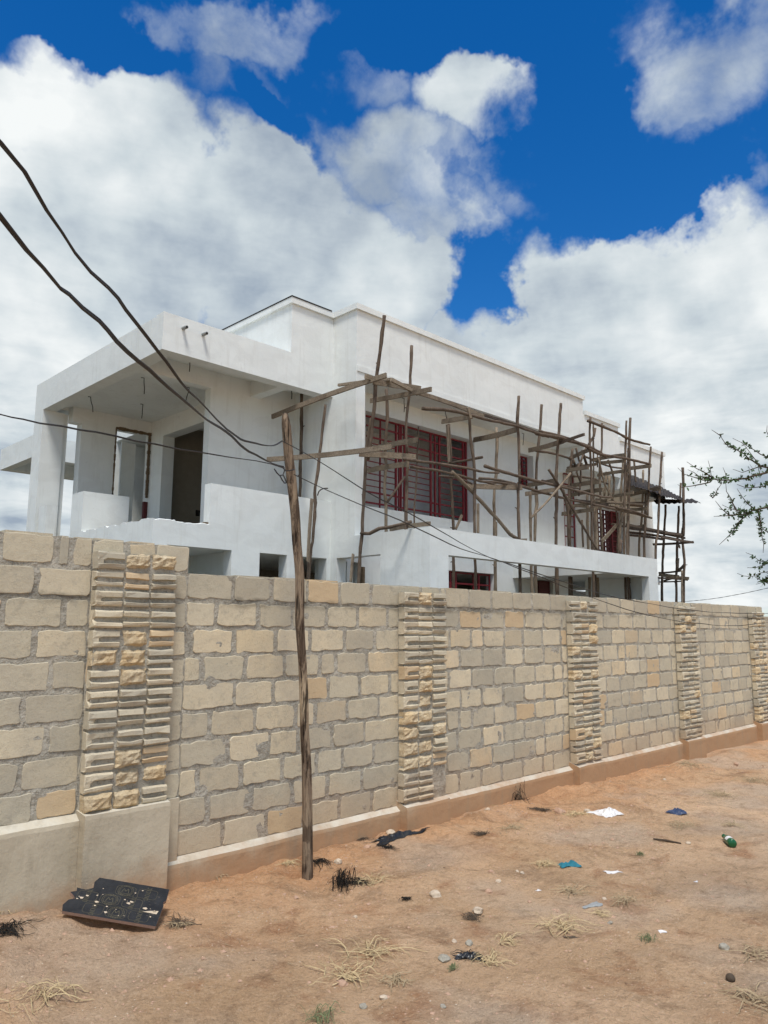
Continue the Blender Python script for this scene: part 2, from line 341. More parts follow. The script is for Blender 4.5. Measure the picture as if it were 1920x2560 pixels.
M = dict(plaster=m_plaster(), mortar=m_mortar(), block=m_block(), ribbed=m_block(True), rstone=m_rough_stone(), plinth=m_plinth(), ground=m_ground(),
    pole=m_wood('weathered_pole', (.085, .06, .043), (.20, .15, .11), (.04, .026, .02), 'z'),
    polelight=m_wood('pale_pole', (.18, .14, .10), (.36, .29, .21), (.10, .07, .045), 'z'),
    plank=m_wood('sawn_plank', (.155, .12, .085), (.32, .26, .19), (.085, .06, .04), 'x'),
    darkwood=m_wood('dark_plank', (.06, .045, .035), (.14, .105, .08), (.03, .02, .015), 'x'),
    upole=m_upole(),
    concrete=simple('raw_screed', (.30, .265, .21), .9, .1, .2, 6),
    red=simple('red_oxide_paint', (.20, .018, .026), .55, .3, .3, 12),
    cable=simple('grey_cable', (.035, .032, .03), .6, .3, .5, 60),
    iron=simple('black_iron', (.02, .018, .016), .7, .3),
    pvc=simple('grey_pipe', (.30, .31, .30), .5, .4),
    sheet=simple('rusty_sheet', (.035, .027, .022), .75, .3, .7, 9),
    straw=simple('dry_straw', (.50, .385, .22), .85, .1, .6, 60),
    deadgrass=simple('grey_dead_grass', (.38, .29, .18), .9, .1, .4, 30),
    green=simple('green_grass', (.16, .18, .09), .8, .2, .3, 30),
    burnt=simple('burnt_weed', (.016, .014, .012), .85, .2, .5, 50),
    leaf=simple('acacia_leaf', (.06, .11, .04), .6, .3, .45, 25),
    bark=simple('acacia_bark', (.09, .068, .05), .9, .1, .4, 40, .004),
    blackplastic=simple('black_plastic', (.012, .013, .016), .35, .5, .3, 8),
    white=simple('white_plastic', (.72, .70, .68), .5, .3, .2, 12), bluep=simple('blue_plastic', (.03, .05, .11), .5, .4, .6, 20),
    teal=simple('teal_cloth', (.03, .17, .22), .8, .2, .4, 40), brick=simple('broken_plaster_edge', (.16, .115, .075), .95, .1, .6, 25, .02),
    stone=simple('pale_stone', (.55, .45, .34), .9, .1, .25, 25, .01), pink=simple('pink_stone', (.46, .30, .21), .9, .1, .25, 25, .01), greys=simple('grey_stone', (.36, .33, .27), .9, .1, .4, 60, .01),
    darkin=simple('dark_red_door', (.10, .02, .02), .6, .3, .3))

# ------------------------------------------------------------------ measured positions (metres)
POLES1 = [([(9.6,10.059,5.608),(9.6,10.174,5.083),(9.6,10.22,4.433),(9.6,10.284,3.45),(9.6,10.358,2.518),(9.6,10.358,0.0)],0.034,0),([(9.55,9.668,7.519),(9.55,9.781,6.821),(9.55,9.874,6.379),(9.55,9.913,5.918),(9.55,10.023,5.049),(9.55,10.085,4.79)],0.036,0),([(9.428,11.2,6.068),(9.365,11.2,5.637),(9.307,11.2,5.067),(9.195,11.2,4.232),(9.209,11.2,4.068),(9.175,11.2,3.426),(9.079,11.2,2.579),(9.079,11.2,0.0)],0.033,0),([(9.761,12.4,6.63),(9.777,12.4,6.058),(9.775,12.4,5.339),(9.779,12.4,4.435),(9.779,12.4,3.3)],0.036,0),([(10.235,10.3,6.378),(10.277,10.3,5.92),(10.224,10.3,5.239),(10.247,10.3,4.719)],0.032,0),([(10.239,10.3,4.8),(10.212,10.3,4.304),(10.255,10.3,3.619),(10.255,10.3,0.0)],0.035,1),([(10.229,9.6,7.09),(10.19,9.6,6.306),(10.171,9.6,6.137),(10.077,9.6,5.469),(10.104,9.6,4.914)],0.029,0),([(10.137,9.62,4.79),(10.118,9.62,4.286),(10.101,9.62,3.53),(10.101,9.62,0.0)],0.034,0),([(9.62,10.011,5.779),(9.62,10.172,5.085)],0.019,1),([(12.268,11.3,6.183),(12.197,11.3,4.936),(12.129,11.3,4.275),(12.129,11.3,3.3)],0.02,0),([(11.592,9.3,6.077),(11.655,9.3,5.327),(11.708,9.3,5.088),(11.759,9.3,4.725),(11.736,9.3,3.554),(11.736,9.3,0.0)],0.032,0),([(12.15,10.3,6.038),(12.22,10.3,5.197),(12.198,10.3,5.062),(12.213,10.3,4.669),(12.261,10.3,3.764),(12.261,10.3,0.0)],0.032,0),([(13.987,10.4,6.33),(14.003,10.4,6.071),(13.933,10.4,5.198),(13.848,10.4,4.621),(13.848,10.4,3.756),(13.848,10.4,0.0)],0.039,0),([(13.337,9.3,6.706),(13.272,9.3,6.149),(13.297,9.3,5.616),(13.29,9.3,4.791)],0.033,0),([(13.338,9.35,4.791),(13.298,9.35,4.299),(13.307,9.35,3.572),(13.307,9.35,0.0)],0.036,0),([(15.907,10.4,7.298),(15.793,10.4,6.552),(15.625,10.4,5.751),(15.568,10.4,5.044)],0.035,0),([(15.6,10.42,5.111),(15.608,10.42,4.689),(15.481,10.42,3.783),(15.481,10.42,0.0)],0.042,0),([(15.198,9.4,6.966),(15.014,9.4,5.935),(14.891,9.4,5.056),(14.887,9.4,4.492),(14.814,9.4,3.567),(14.814,9.4,0.0)],0.039,0),([(14.57,9.9,4.793),(14.548,9.9,3.666),(14.548,9.9,0.0)],0.037,0),([(17.141,10.3,6.332),(16.926,10.3,5.146),(16.817,10.3,3.761),(16.817,10.3,0.0)],0.041,0),([(16.319,10.1,5.105),(16.505,10.1,4.453),(16.49,10.1,3.721)],0.03,0),([(16.54,9.4,6.91),(16.46,9.4,6.301),(16.484,9.4,5.546),(16.452,9.4,4.791),(16.407,9.4,3.598),(16.407,9.4,0.0)],0.032,0),([(16.841,9.5,6.803),(16.777,9.5,5.604),(16.696,9.5,3.627),(16.696,9.5,0.0)],0.022,0),([(18.924,10.4,7.405),(18.848,10.4,6.675),(18.68,10.4,5.875),(18.68,10.4,3.3)],0.028,0),([(18.409,9.4,7.179),(18.172,9.4,5.448),(17.99,9.4,3.585),(17.99,9.4,0.0)],0.031,0),([(18.84,9.5,7.363),(18.706,9.5,6.612),(18.663,9.5,5.889),(18.374,9.5,3.608),(18.374,9.5,0.0)],0.04,0),([(18.749,9.55,6.517),(18.529,9.55,5.278)],0.032,0),([(19.187,9.9,6.468),(18.957,9.9,5.622),(18.825,9.9,4.589),(18.684,9.9,3.688),(18.684,9.9,0.0)],0.038,1),([(19.765,9.4,6.701),(19.642,9.4,6.192),(19.538,9.4,5.636),(19.373,9.4,4.685)],0.03,0),([(20.45,9.4,6.668),(20.178,9.4,5.542),(19.95,9.4,4.322),(19.726,9.4,3.555),(19.726,9.4,0.0)],0.033,0),([(19.525,9.5,5.356),(19.406,9.5,4.391),(19.281,9.5,3.586),(19.281,9.5,0.0)],0.035,0),([(21.086,10.3,6.37),(20.874,10.3,4.957),(20.587,10.3,3.758),(20.587,10.3,0.0)],0.032,0),([(17.463,10.1,5.133),(17.426,10.1,3.693),(17.426,10.1,0.0)],0.036,0),([(17.738,10.0,4.89),(17.669,10.0,3.642),(17.669,10.0,0.0)],0.037,0),([(18.472,10.3,4.866),(18.53,10.3,4.488),(18.514,10.3,3.701),(18.514,10.3,0.0)],0.024,0),([(17.158,10.35,5.892),(16.996,10.35,4.444),(16.976,10.35,3.779),(16.976,10.35,0.0)],0.031,0),([(19.247,10.5,6.064),(19.082,10.5,5.353)],0.034,0),([(19.605,10.6,6.014),(19.513,10.6,5.419)],0.034,0),([(17.641,9.3,3.899),(17.549,9.3,3.537)],0.04,0),([(18.117,9.3,4.563),(17.944,9.3,3.554),(17.944,9.3,0.0)],0.031,0),([(10.13,9.22,5.735),(10.866,9.22,5.859),(11.454,9.22,5.891),(12.198,9.22,5.916),(13.038,9.22,5.969),(13.958,9.22,5.965)],0.033,0),([(13.968,9.3,5.981),(14.967,9.3,6.062),(16.197,9.3,6.065),(16.443,9.3,6.068)],0.043,0),([(14.13,9.3,6.067),(15.297,9.3,6.112),(16.767,9.3,6.032),(17.055,9.3,5.925)],0.034,0),([(16.195,9.3,6.035),(16.861,9.3,5.976),(17.972,9.3,6.074),(19.385,9.3,6.136)],0.036,0),([(9.593,9.2,4.682),(10.137,9.2,4.71),(10.76,9.2,4.754),(11.41,9.2,4.783),(11.932,9.2,4.789),(12.427,9.2,4.846)],0.025,0),([(10.1,9.5,4.658),(11.182,9.5,4.704),(11.933,9.5,4.682),(12.657,9.5,4.682)],0.026,0),([(12.311,9.6,4.707),(13.003,9.6,4.769),(13.754,9.6,4.791),(14.814,9.6,4.756)],0.028,0),([(12.026,9.25,4.934),(13.261,9.25,4.889),(14.775,9.25,4.884),(16.595,9.25,4.881),(17.126,9.25,4.927)],0.032,0),([(13.053,10.2,4.954),(13.667,10.2,5.014),(14.599,10.2,5.011),(15.258,10.2,4.973)],0.028,0),([(14.767,9.7,5.083),(15.53,9.7,5.073),(16.437,9.7,5.106)],0.024,0),([(14.366,9.7,4.803),(15.002,9.7,4.792),(16.012,9.7,4.772),(17.047,9.7,4.786)],0.029,0),([(16.344,9.3,4.659),(17.999,9.3,4.665),(19.397,9.3,4.645)],0.031,0),([(17.322,9.8,4.819),(18.183,9.8,4.813),(18.965,9.8,4.814)],0.026,0),([(17.39,9.25,4.705),(18.421,9.25,4.696),(19.293,9.25,4.629)],0.026,0),([(16.329,9.35,6.755),(16.615,9.35,6.751),(17.74,9.35,6.725),(18.511,9.35,6.672),(19.593,9.35,6.72)],0.034,0),([(15.451,10.3,6.002),(16.163,10.3,6.061),(17.125,10.3,6.061)],0.03,0),([(11.48,10.0,4.752),(11.82,10.0,4.784),(12.277,10.0,4.781),(12.546,10.0,4.732)],0.021,0),([(11.292,9.5,4.744),(12.044,9.5,4.348),(12.72,9.5,3.965),(13.191,9.5,3.669),(13.523,9.5,3.577)],0.038,0),([(14.288,9.2,5.194),(14.743,9.2,4.846),(15.424,9.2,4.247),(16.295,9.2,3.528)],0.03,0),([(15.024,9.1,5.207),(14.483,9.1,4.771),(13.906,9.1,4.34),(13.392,9.1,3.996)],0.027,1),([(10.46,10.0,4.584),(10.212,10.0,4.293),(9.99,10.0,4.039)],0.027,0),([(9.601,10.3,3.426),(9.565,10.038,3.401),(9.556,9.775,3.466),(9.541,9.512,3.467),(9.856,9.25,3.574)],0.033,0),([(12.165,10.3,5.164),(12.038,9.8,5.128),(12.016,9.3,5.123)],0.029,0),([(17.138,9.9,6.304),(16.903,9.9,5.96),(16.637,9.9,5.581),(16.828,9.9,5.329)],0.026,0),([(17.126,10.0,6.261),(17.22,10.0,6.065),(17.349,10.0,5.836)],0.036,0),([(17.118,9.6,6.765),(17.031,9.6,6.539),(16.691,9.6,6.215)],0.031,0),([(16.822,9.4,6.018),(16.796,9.4,5.663)],0.015,0),([(16.984,10.2,6.02),(17.114,10.2,5.829)],0.031,0),([(16.818,10.0,6.259),(17.013,10.0,5.66),(16.875,10.0,5.016)],0.026,0),([(18.812,10.2,6.295),(19.103,10.2,5.772),(18.941,10.2,5.131)],0.028,0),([(17.395,9.7,6.043),(17.673,9.7,5.397),(18.22,9.7,4.913)],0.023,0),([(19.935,10.0,6.444),(19.985,10.0,5.696)],0.029,0),([(17.571,10.5,5.055),(18.82,10.5,5.072),(20.186,10.5,5.139)],0.028,0),([(17.079,10.3,5.606),(18.089,10.3,5.686),(18.943,10.3,5.65)],0.027,0),([(18.23,10.6,6.376),(19.536,10.6,6.297),(20.728,10.6,6.396)],0.029,0),([(19.151,10.2,4.988),(19.208,10.2,4.322),(19.117,10.2,3.76)],0.028,0),([(17.841,10.5,4.546),(17.854,10.5,3.816)],0.027,0),([(19.262,10.4,4.569),(20.913,10.4,4.59)],0.029,0)]
PLANKS1 = [([(8.929,12.3,5.936),(9.5,9.556,6.307)],0.049,0.035,0,0),([(8.625,12.0,4.945),(9.5,9.413,4.923)],0.048,0.035,0,0),([(9.492,9.9,6.262),(10.217,9.35,6.157)],0.057,0.035,0,0),([(9.995,10.5,6.125),(10.008,8.9,6.007)],0.044,0.035,0,0),([(9.584,11.0,6.464),(9.692,9.6,6.286)],0.027,0.035,0,0),([(10.242,10.9,5.209),(9.737,9.0,5.02)],0.048,0.035,0,0),([(9.384,10.15,4.895),(10.082,9.35,4.815)],0.056,0.035,0,0),([(9.987,10.6,4.715),(9.665,9.15,4.591)],0.048,0.035,0,0),([(10.271,10.2,3.558),(10.017,8.95,3.526)],0.039,0.035,0,0),([(9.295,9.9,6.315),(9.618,9.9,6.299)],0.043,0.035,0,0),([(9.419,9.35,6.154),(10.171,9.4,6.071)],0.039,0.035,0,0),([(10.137,9.4,6.094),(12.257,9.45,6.059)],0.041,0.035,0,0),([(12.322,9.5,6.117),(14.792,9.5,6.094)],0.026,0.035,0,2),([(12.041,10.4,6.087),(11.631,9.25,5.892)],0.048,0.035,0,0),([(12.037,10.25,5.986),(12.093,10.25,5.171)],0.03,0.035,0,1),([(11.445,9.2,6.025),(11.517,9.2,5.826)],0.037,0.035,0,1),([(14.386,11.4,6.275),(13.312,9.3,5.966)],0.059,0.035,0,0),([(15.583,10.6,6.084),(15.067,9.3,6.003)],0.056,0.035,0,0),([(15.042,9.35,5.969),(14.823,8.6,5.996)],0.032,0.035,0,2),([(12.52,10.1,4.698),(13.527,9.4,4.708)],0.055,0.035,0,0),([(14.658,10.1,4.796),(14.858,9.4,4.84)],0.048,0.035,0,0),([(15.349,10.5,5.152),(14.841,9.35,5.056)],0.049,0.035,0,0),([(9.006,11.05,4.097),(8.94,11.05,2.888)],0.03,0.035,0,1),([(9.307,10.2,3.01),(9.256,10.2,2.497)],0.025,0.035,0,1),([(11.851,9.3,4.146),(11.839,9.3,3.555)],0.037,0.035,0,1),([(12.443,10.2,4.074),(12.226,10.2,3.743)],0.024,0.035,0,1),([(13.774,10.3,4.062),(13.765,10.3,3.741)],0.031,0.035,0,1),([(13.274,9.5,3.556),(13.517,9.3,3.561)],0.025,0.035,0,0),([(17.544,10.7,5.445),(16.552,9.2,5.237)],0.053,0.035,0,0),([(17.485,10.6,5.186),(16.653,9.2,5.052)],0.05,0.035,0,0),([(17.692,10.7,4.918),(16.888,9.2,4.812)],0.045,0.035,0,0),([(17.186,10.7,4.657),(16.235,9.2,4.518)],0.049,0.035,0,0),([(17.299,10.5,6.131),(16.403,9.3,6.051)],0.047,0.035,0,0),([(17.142,10.5,5.782),(16.2,9.3,5.558)],0.047,0.035,0,0),([(18.674,10.6,6.334),(18.11,9.3,6.183)],0.047,0.035,0,0),([(18.93,10.5,6.28),(18.203,9.4,6.052)],0.044,0.035,0,0),([(19.107,10.7,5.979),(18.27,9.3,5.79)],0.044,0.035,0,0),([(19.997,10.3,6.241),(19.5,9.3,6.109)],0.052,0.035,0,0),([(20.535,10.5,5.56),(19.852,9.2,5.519)],0.053,0.035,0,0),([(20.105,10.3,5.05),(19.19,9.3,4.885)],0.045,0.035,0,0),([(17.349,10.6,5.904),(16.914,9.9,5.839)],0.03,0.035,0,0),([(19.027,10.3,5.311),(18.216,9.2,5.184)],0.037,0.035,0,0),([(17.776,9.9,3.925),(18.549,9.9,4.409)],0.049,0.035,0,0),([(21.067,10.6,4.67),(20.181,9.9,4.557)],0.054,0.035,0,0),([(17.874,10.5,6.025),(17.124,9.6,5.827)],0.036,0.035,0,0),([(16.78,9.5,4.823),(19.565,9.5,5.049)],0.024,0.035,0,0),([(17.406,9.8,4.87),(20.189,9.8,5.213)],0.025,0.035,0,2),([(18.113,10.1,5.075),(20.496,10.1,5.178)],0.026,0.035,0,0),([(18.437,10.4,5.171),(20.485,10.4,5.257)],0.026,0.035,0,2),([(16.677,10.2,4.787),(18.276,10.2,4.888)],0.024,0.035,0,0),([(16.214,9.8,4.809),(17.98,9.8,4.896)],0.023,0.035,0,2),([(18.549,9.6,4.414),(20.956,9.6,4.42)],0.029,0.05,0,2),([(19.278,9.9,4.403),(22.65,9.9,4.538)],0.03,0.05,0,2),([(19.805,10.2,4.365),(23.139,10.2,4.43)],0.031,0.05,0,2),([(20.672,10.6,4.395),(22.887,10.6,4.452)],0.032,0.05,0,2),([(20.109,10.0,4.479),(23.037,10.0,4.468)],0.031,0.05,0,2),([(20.318,9.4,4.334),(21.45,9.4,4.378)],0.03,0.05,0,2),([(19.965,9.3,4.171),(21.983,9.3,4.192)],0.029,0.05,0,2)]
POLES2 = [([(23.78,10.9,5.699),(23.592,10.9,4.783),(23.433,10.9,4.12),(23.184,10.9,2.616),(23.184,10.9,0.0)],0.039,0),([(24.094,10.6,5.663),(23.929,10.6,4.788),(23.814,10.6,4.323),(23.549,10.6,2.583),(23.549,10.6,0.0)],0.039,0),([(22.477,9.7,6.568),(22.357,9.7,5.141),(22.169,9.7,4.298)],0.039,0),([(22.29,9.72,4.685),(22.215,9.72,4.303),(22.28,9.72,3.719),(22.092,9.72,2.641),(22.092,9.72,1.9)],0.036,0),([(22.267,9.65,5.102),(22.155,9.65,4.425)],0.036,0),([(21.985,9.68,3.389),(21.896,9.68,2.447),(21.896,9.68,0.0)],0.029,1),([(23.422,10.2,6.278),(23.301,10.2,5.758)],0.032,0),([(23.713,10.55,3.912),(23.638,10.55,3.536)],0.038,0)]
PLANKS2 = [([(22.548,10.8,4.288),(21.985,9.3,4.204)],0.035,0.035,0,2),([(23.585,10.5,3.53),(21.959,9.6,3.537)],0.042,0.035,0,2),([(23.05,10.9,3.431),(22.174,9.8,3.393)],0.028,0.035,0,2),([(22.409,10.6,3.322),(22.008,9.5,3.147)],0.042,0.035,0,0),([(21.764,10.3,3.18),(22.179,9.6,3.112)],0.027,0.035,0,2),([(23.268,10.9,3.392),(23.393,10.4,3.313)],0.037,0.035,0,0),([(23.018,10.9,3.139),(22.046,9.7,3.074)],0.021,0.035,0,2),([(23.387,10.9,3.194),(23.382,10.5,3.279)],0.029,0.035,0,2),([(22.746,10.6,5.698),(22.692,9.8,5.561)],0.043,0.035,0,1),([(23.793,10.6,4.386),(23.338,10.3,4.226)],0.044,0.035,0,0)]
SHEETS = [[(21.455,10.9,6.399),(23.576,10.9,6.205),(19.974,9.3,5.367),(18.299,9.3,5.388)],[(22.945,10.8,6.239),(24.861,10.8,6.034),(21.241,9.3,5.364),(19.824,9.3,5.326)],[(22.906,10.9,5.752),(26.031,10.9,6.147),(22.933,9.4,5.495),(19.912,9.4,5.101)]]
UPOLE = [(3.216,4.27,3.218,0.0202),(3.22,4.27,3.177,0.0289),(3.229,4.27,3.131,0.0347),(3.253,4.27,2.934,0.0375),(3.288,4.27,2.737,0.0403),(3.328,4.27,2.491,0.0374),(3.348,4.27,2.293,0.0358),(3.381,4.27,2.046,0.0357),(3.389,4.27,1.737,0.0355),(3.423,4.27,1.435,0.0325),(3.444,4.27,1.194,0.0352),(3.457,4.27,0.956,0.035),(3.482,4.27,0.719,0.0377),(3.496,4.27,0.429,0.0402),(3.501,4.27,0.241,0.04),(3.504,4.27,0.003,0.0411),(3.503,4.27,-0.097,0.0424)]
CAB1 = [(0.331,1.338,2.564),(0.389,1.397,2.571),(0.455,1.464,2.574),(0.527,1.538,2.553),(0.579,1.59,2.546),(0.63,1.643,2.536),(0.697,1.712,2.537),(0.781,1.797,2.553),(0.833,1.85,2.559),(0.88,1.899,2.556),(0.956,1.977,2.556),(1.018,2.04,2.553),(1.097,2.121,2.549),(1.155,2.18,2.548),(1.212,2.239,2.545),(1.285,2.313,2.542),(1.372,2.402,2.546),(1.462,2.494,2.558),(1.566,2.601,2.565),(1.687,2.725,2.571),(1.847,2.889,2.586),(2.002,3.047,2.611),(2.083,3.13,2.624),(2.168,3.218,2.646),(2.413,3.469,2.72),(2.563,3.623,2.763),(2.901,3.97,2.876),(3.208,4.285,3.015)]
CAB2 = [(0.332,1.298,2.415),(0.388,1.357,2.412),(0.463,1.434,2.403),(0.513,1.486,2.404),(0.57,1.545,2.399),(0.599,1.574,2.405),(0.65,1.627,2.407),(0.722,1.701,2.419),(0.765,1.746,2.42),(0.813,1.795,2.416),(0.872,1.856,2.419),(0.936,1.922,2.426),(1.008,1.997,2.438),(1.08,2.071,2.444),(1.155,2.149,2.452),(1.245,2.241,2.463),(1.361,2.361,2.477),(1.527,2.533,2.499),(1.7,2.712,2.534),(1.88,2.897,2.562),(2.03,3.052,2.573),(2.208,3.236,2.599),(2.371,3.405,2.636),(2.612,3.654,2.683),(2.95,4.003,2.759),(3.235,4.298,2.83)]
CAB3 = [(0.951,3.42,2.602),(1.06,3.462,2.608),(1.117,3.484,2.61),(1.172,3.505,2.617),(1.258,3.538,2.622),(1.374,3.583,2.64),(1.48,3.623,2.648),(1.576,3.66,2.662),(1.701,3.709,2.673),(1.842,3.763,2.68),(1.976,3.814,2.697),(2.178,3.892,2.712),(2.396,3.976,2.741),(2.652,4.074,2.77),(2.906,4.171,2.805),(3.091,4.243,2.822),(3.235,4.299,2.824)]
CABR1 = [(3.145,4.2,2.989),(3.495,4.2,2.891),(3.985,4.2,2.727),(4.451,4.2,2.618),(4.932,4.2,2.479),(5.098,4.2,2.427),(5.523,4.2,2.323),(5.797,4.2,2.289),(6.613,4.2,2.178),(7.848,4.2,2.035),(9.933,4.2,1.926),(12.53,4.2,1.931),(14.054,4.2,1.981)]
CABR2 = [(3.215,4.15,2.753),(3.417,4.15,2.704),(3.508,4.15,2.683),(3.851,4.15,2.612),(4.287,4.15,2.537),(4.644,4.15,2.457),(5.036,4.15,2.37),(5.546,4.15,2.307),(5.916,4.15,2.237),(6.391,4.15,2.161),(7.321,4.15,1.996),(8.687,4.15,1.823),(10.257,4.15,1.747),(11.097,4.15,1.74),(12.354,4.15,1.794),(13.863,4.15,1.878)]
CABFAR = [(43.79,22.0,3.097),(48.111,20.0,3.469),(48.382,18.0,3.754),(48.032,16.0,4.094),(47.273,14.0,4.455)]
TIES = [[(3.036,4.14,2.765),(3.06,4.14,2.74),(3.084,4.14,2.724),(3.113,4.14,2.733),(3.124,4.14,2.764),(3.12,4.14,2.788)],[(3.084,4.14,2.729),(3.109,4.14,2.694),(3.127,4.14,2.677),(3.139,4.14,2.681)],[(3.113,4.14,2.733),(3.132,4.14,2.707),(3.145,4.14,2.68)],[(3.112,4.14,2.782),(3.136,4.14,2.766),(3.172,4.14,2.773),(3.21,4.14,2.787)],[(3.424,4.14,2.628),(3.436,4.14,2.659),(3.474,4.14,2.685),(3.52,4.14,2.693)]]
ACACIA = [(1.0,[(4.361,1.701,2.843),(4.383,1.683,2.826),(4.403,1.668,2.806)],0.15),(1.6,[(4.403,1.668,2.806),(4.429,1.65,2.769),(4.469,1.618,2.734),(4.512,1.583,2.699),(4.552,1.551,2.66),(4.584,1.526,2.635),(4.619,1.492,2.625),(4.758,1.35,2.651)],1),(1.2,[(4.657,1.693,2.844),(4.697,1.658,2.823),(4.747,1.618,2.782),(4.788,1.584,2.751),(4.822,1.554,2.73),(4.969,1.407,2.736)],0.55),(1.0,[(4.182,1.78,2.636),(4.228,1.742,2.602),(4.267,1.711,2.568),(4.294,1.689,2.544)],0.3),(1.8,[(4.249,1.735,2.539),(4.295,1.69,2.539),(4.33,1.655,2.534),(4.379,1.607,2.535),(4.43,1.553,2.55),(4.481,1.499,2.565),(4.517,1.461,2.58),(4.653,1.322,2.6)],1.1),(0.9,[(4.198,1.841,2.612),(4.231,1.814,2.585),(4.273,1.779,2.558),(4.307,1.749,2.539),(4.346,1.711,2.534)],0.25),(0.9,[(4.16,1.83,2.509),(4.173,1.819,2.497),(4.191,1.802,2.497),(4.243,1.749,2.502),(4.276,1.713,2.514),(4.293,1.695,2.524)],0.15),(0.9,[(4.191,1.781,2.592),(4.214,1.762,2.575),(4.237,1.743,2.558),(4.273,1.709,2.549)],0.4),(0.8,[(4.267,1.694,2.644),(4.281,1.69,2.602),(4.293,1.688,2.558),(4.299,1.687,2.534)],0.4),(0.8,[(4.382,1.658,2.616),(4.395,1.653,2.579),(4.401,1.653,2.549)],0.4),(1.3,[(4.604,1.666,2.548),(4.643,1.632,2.528),(4.68,1.596,2.526),(4.719,1.554,2.539),(4.734,1.535,2.559),(4.873,1.387,2.612)],1.1),(1.0,[(4.339,1.65,2.52),(4.326,1.672,2.476),(4.315,1.688,2.451),(4.308,1.699,2.432)],0.5),(1.0,[(4.352,1.636,2.525),(4.36,1.639,2.476),(4.388,1.621,2.427),(4.394,1.62,2.403),(4.42,1.605,2.354)],0.5),(1.0,[(4.423,1.728,2.434),(4.449,1.711,2.389),(4.482,1.686,2.354)],0.5),(1.8,[(4.482,1.686,2.354),(4.521,1.647,2.354),(4.567,1.6,2.365),(4.608,1.555,2.385),(4.644,1.516,2.4),(4.778,1.368,2.471)],1.2),(0.9,[(4.426,1.744,2.344),(4.469,1.701,2.344),(4.497,1.672,2.349),(4.518,1.651,2.349)],0.5),(1.0,[(4.607,1.669,2.523),(4.631,1.655,2.477),(4.661,1.634,2.436),(4.698,1.605,2.401)],0.5),(1.0,[(4.454,1.702,2.411),(4.492,1.668,2.394),(4.537,1.627,2.375),(4.56,1.607,2.365)],0.8),(1.1,[(4.467,1.738,2.182),(4.49,1.708,2.214),(4.514,1.675,2.254),(4.525,1.657,2.29),(4.536,1.64,2.32),(4.558,1.612,2.35),(4.574,1.593,2.365)],0.8),(1.1,[(4.653,1.563,2.136),(4.645,1.559,2.19),(4.633,1.558,2.255),(4.622,1.555,2.32),(4.609,1.557,2.37),(4.611,1.551,2.385)],0.8),(1.0,[(4.594,1.577,2.345),(4.614,1.567,2.3),(4.646,1.542,2.27),(4.661,1.531,2.251),(4.731,1.463,2.246)],0.7),(1.0,[(4.789,1.708,2.157),(4.822,1.68,2.139),(4.855,1.654,2.108),(4.892,1.619,2.098),(5.035,1.469,2.141)],0.8),(1.0,[(4.805,1.712,2.066),(4.838,1.681,2.061),(4.87,1.647,2.072),(4.893,1.62,2.093),(4.999,1.507,2.13)],0.7),(1.0,[(4.766,1.758,2.032),(4.798,1.731,2.014),(4.836,1.694,2.011),(4.863,1.662,2.035),(4.897,1.624,2.051),(5.041,1.474,2.089)],0.5),(1.0,[(4.854,1.685,1.967),(4.881,1.656,1.978),(4.895,1.64,1.988),(4.902,1.629,2.009),(5.006,1.514,2.062)],0.7),(0.9,[(4.474,1.638,2.617),(4.509,1.607,2.599),(4.543,1.571,2.612),(4.581,1.53,2.63),(4.598,1.511,2.635)],0.3),(1.0,[(4.693,1.504,2.896),(4.695,1.51,2.861),(4.703,1.506,2.84),(4.779,1.44,2.795)],0.5),(1.0,[(4.839,1.689,2.019),(4.855,1.676,2.004),(4.883,1.652,1.988),(4.906,1.632,1.973)],1),(0.8,[(4.595,1.622,2.799),(4.622,1.605,2.753),(4.652,1.583,2.712),(4.683,1.563,2.666)],0.4)]
TUFTS = [(2.999,3.09,0.26,0),(2.724,2.988,0.24,0),(3.758,3.873,0.2,0),(3.564,4.539,0.13,0),(3.375,2.624,0.17,0),(4.019,2.597,0.26,0),(4.553,2.85,0.2,1),(4.948,3.322,0.16,0),(5.448,3.983,0.17,1),(6.168,4.756,0.2,0),(6.337,3.894,0.24,0),(4.673,2.521,0.2,1),(3.861,1.459,0.24,1),(8.277,3.368,0.3,1),(9.646,4.277,0.3,1),(9.333,3.39,0.35,1),(6.751,3.071,0.22,1),(4.4,1.656,0.2,1),(3.658,2.712,0.13,0),(1.715,4.7,0.12,0),(2.84,2.78,0.15,1),(1.518,3.696,0.26,0),(2.408,4.032,0.12,1),(4.345,2.526,0.12,0),(7.084,2.793,0.15,1),(3.052,4.698,0.1,1)]
GREEN = [(2.361,2.76,0.12),(4.165,2.133,0.06),(3.156,2.671,0.04),(5.642,2.934,0.05)]
BURNT = [(6.523,4.736,0.28,1),(3.541,3.948,0.17,1),(3.642,3.906,0.12,0),(1.589,4.401,0.2,0),(2.418,4.071,0.15,0),(3.755,4.434,0.14,0),(4.376,4.358,0.12,0),(3.34,2.727,0.11,0),(6.363,4.297,0.18,0),(3.757,3.028,0.1,0),(3.665,3.488,0.06,0),(4.392,4.669,0.1,0),(5.203,4.095,0.12,0)]
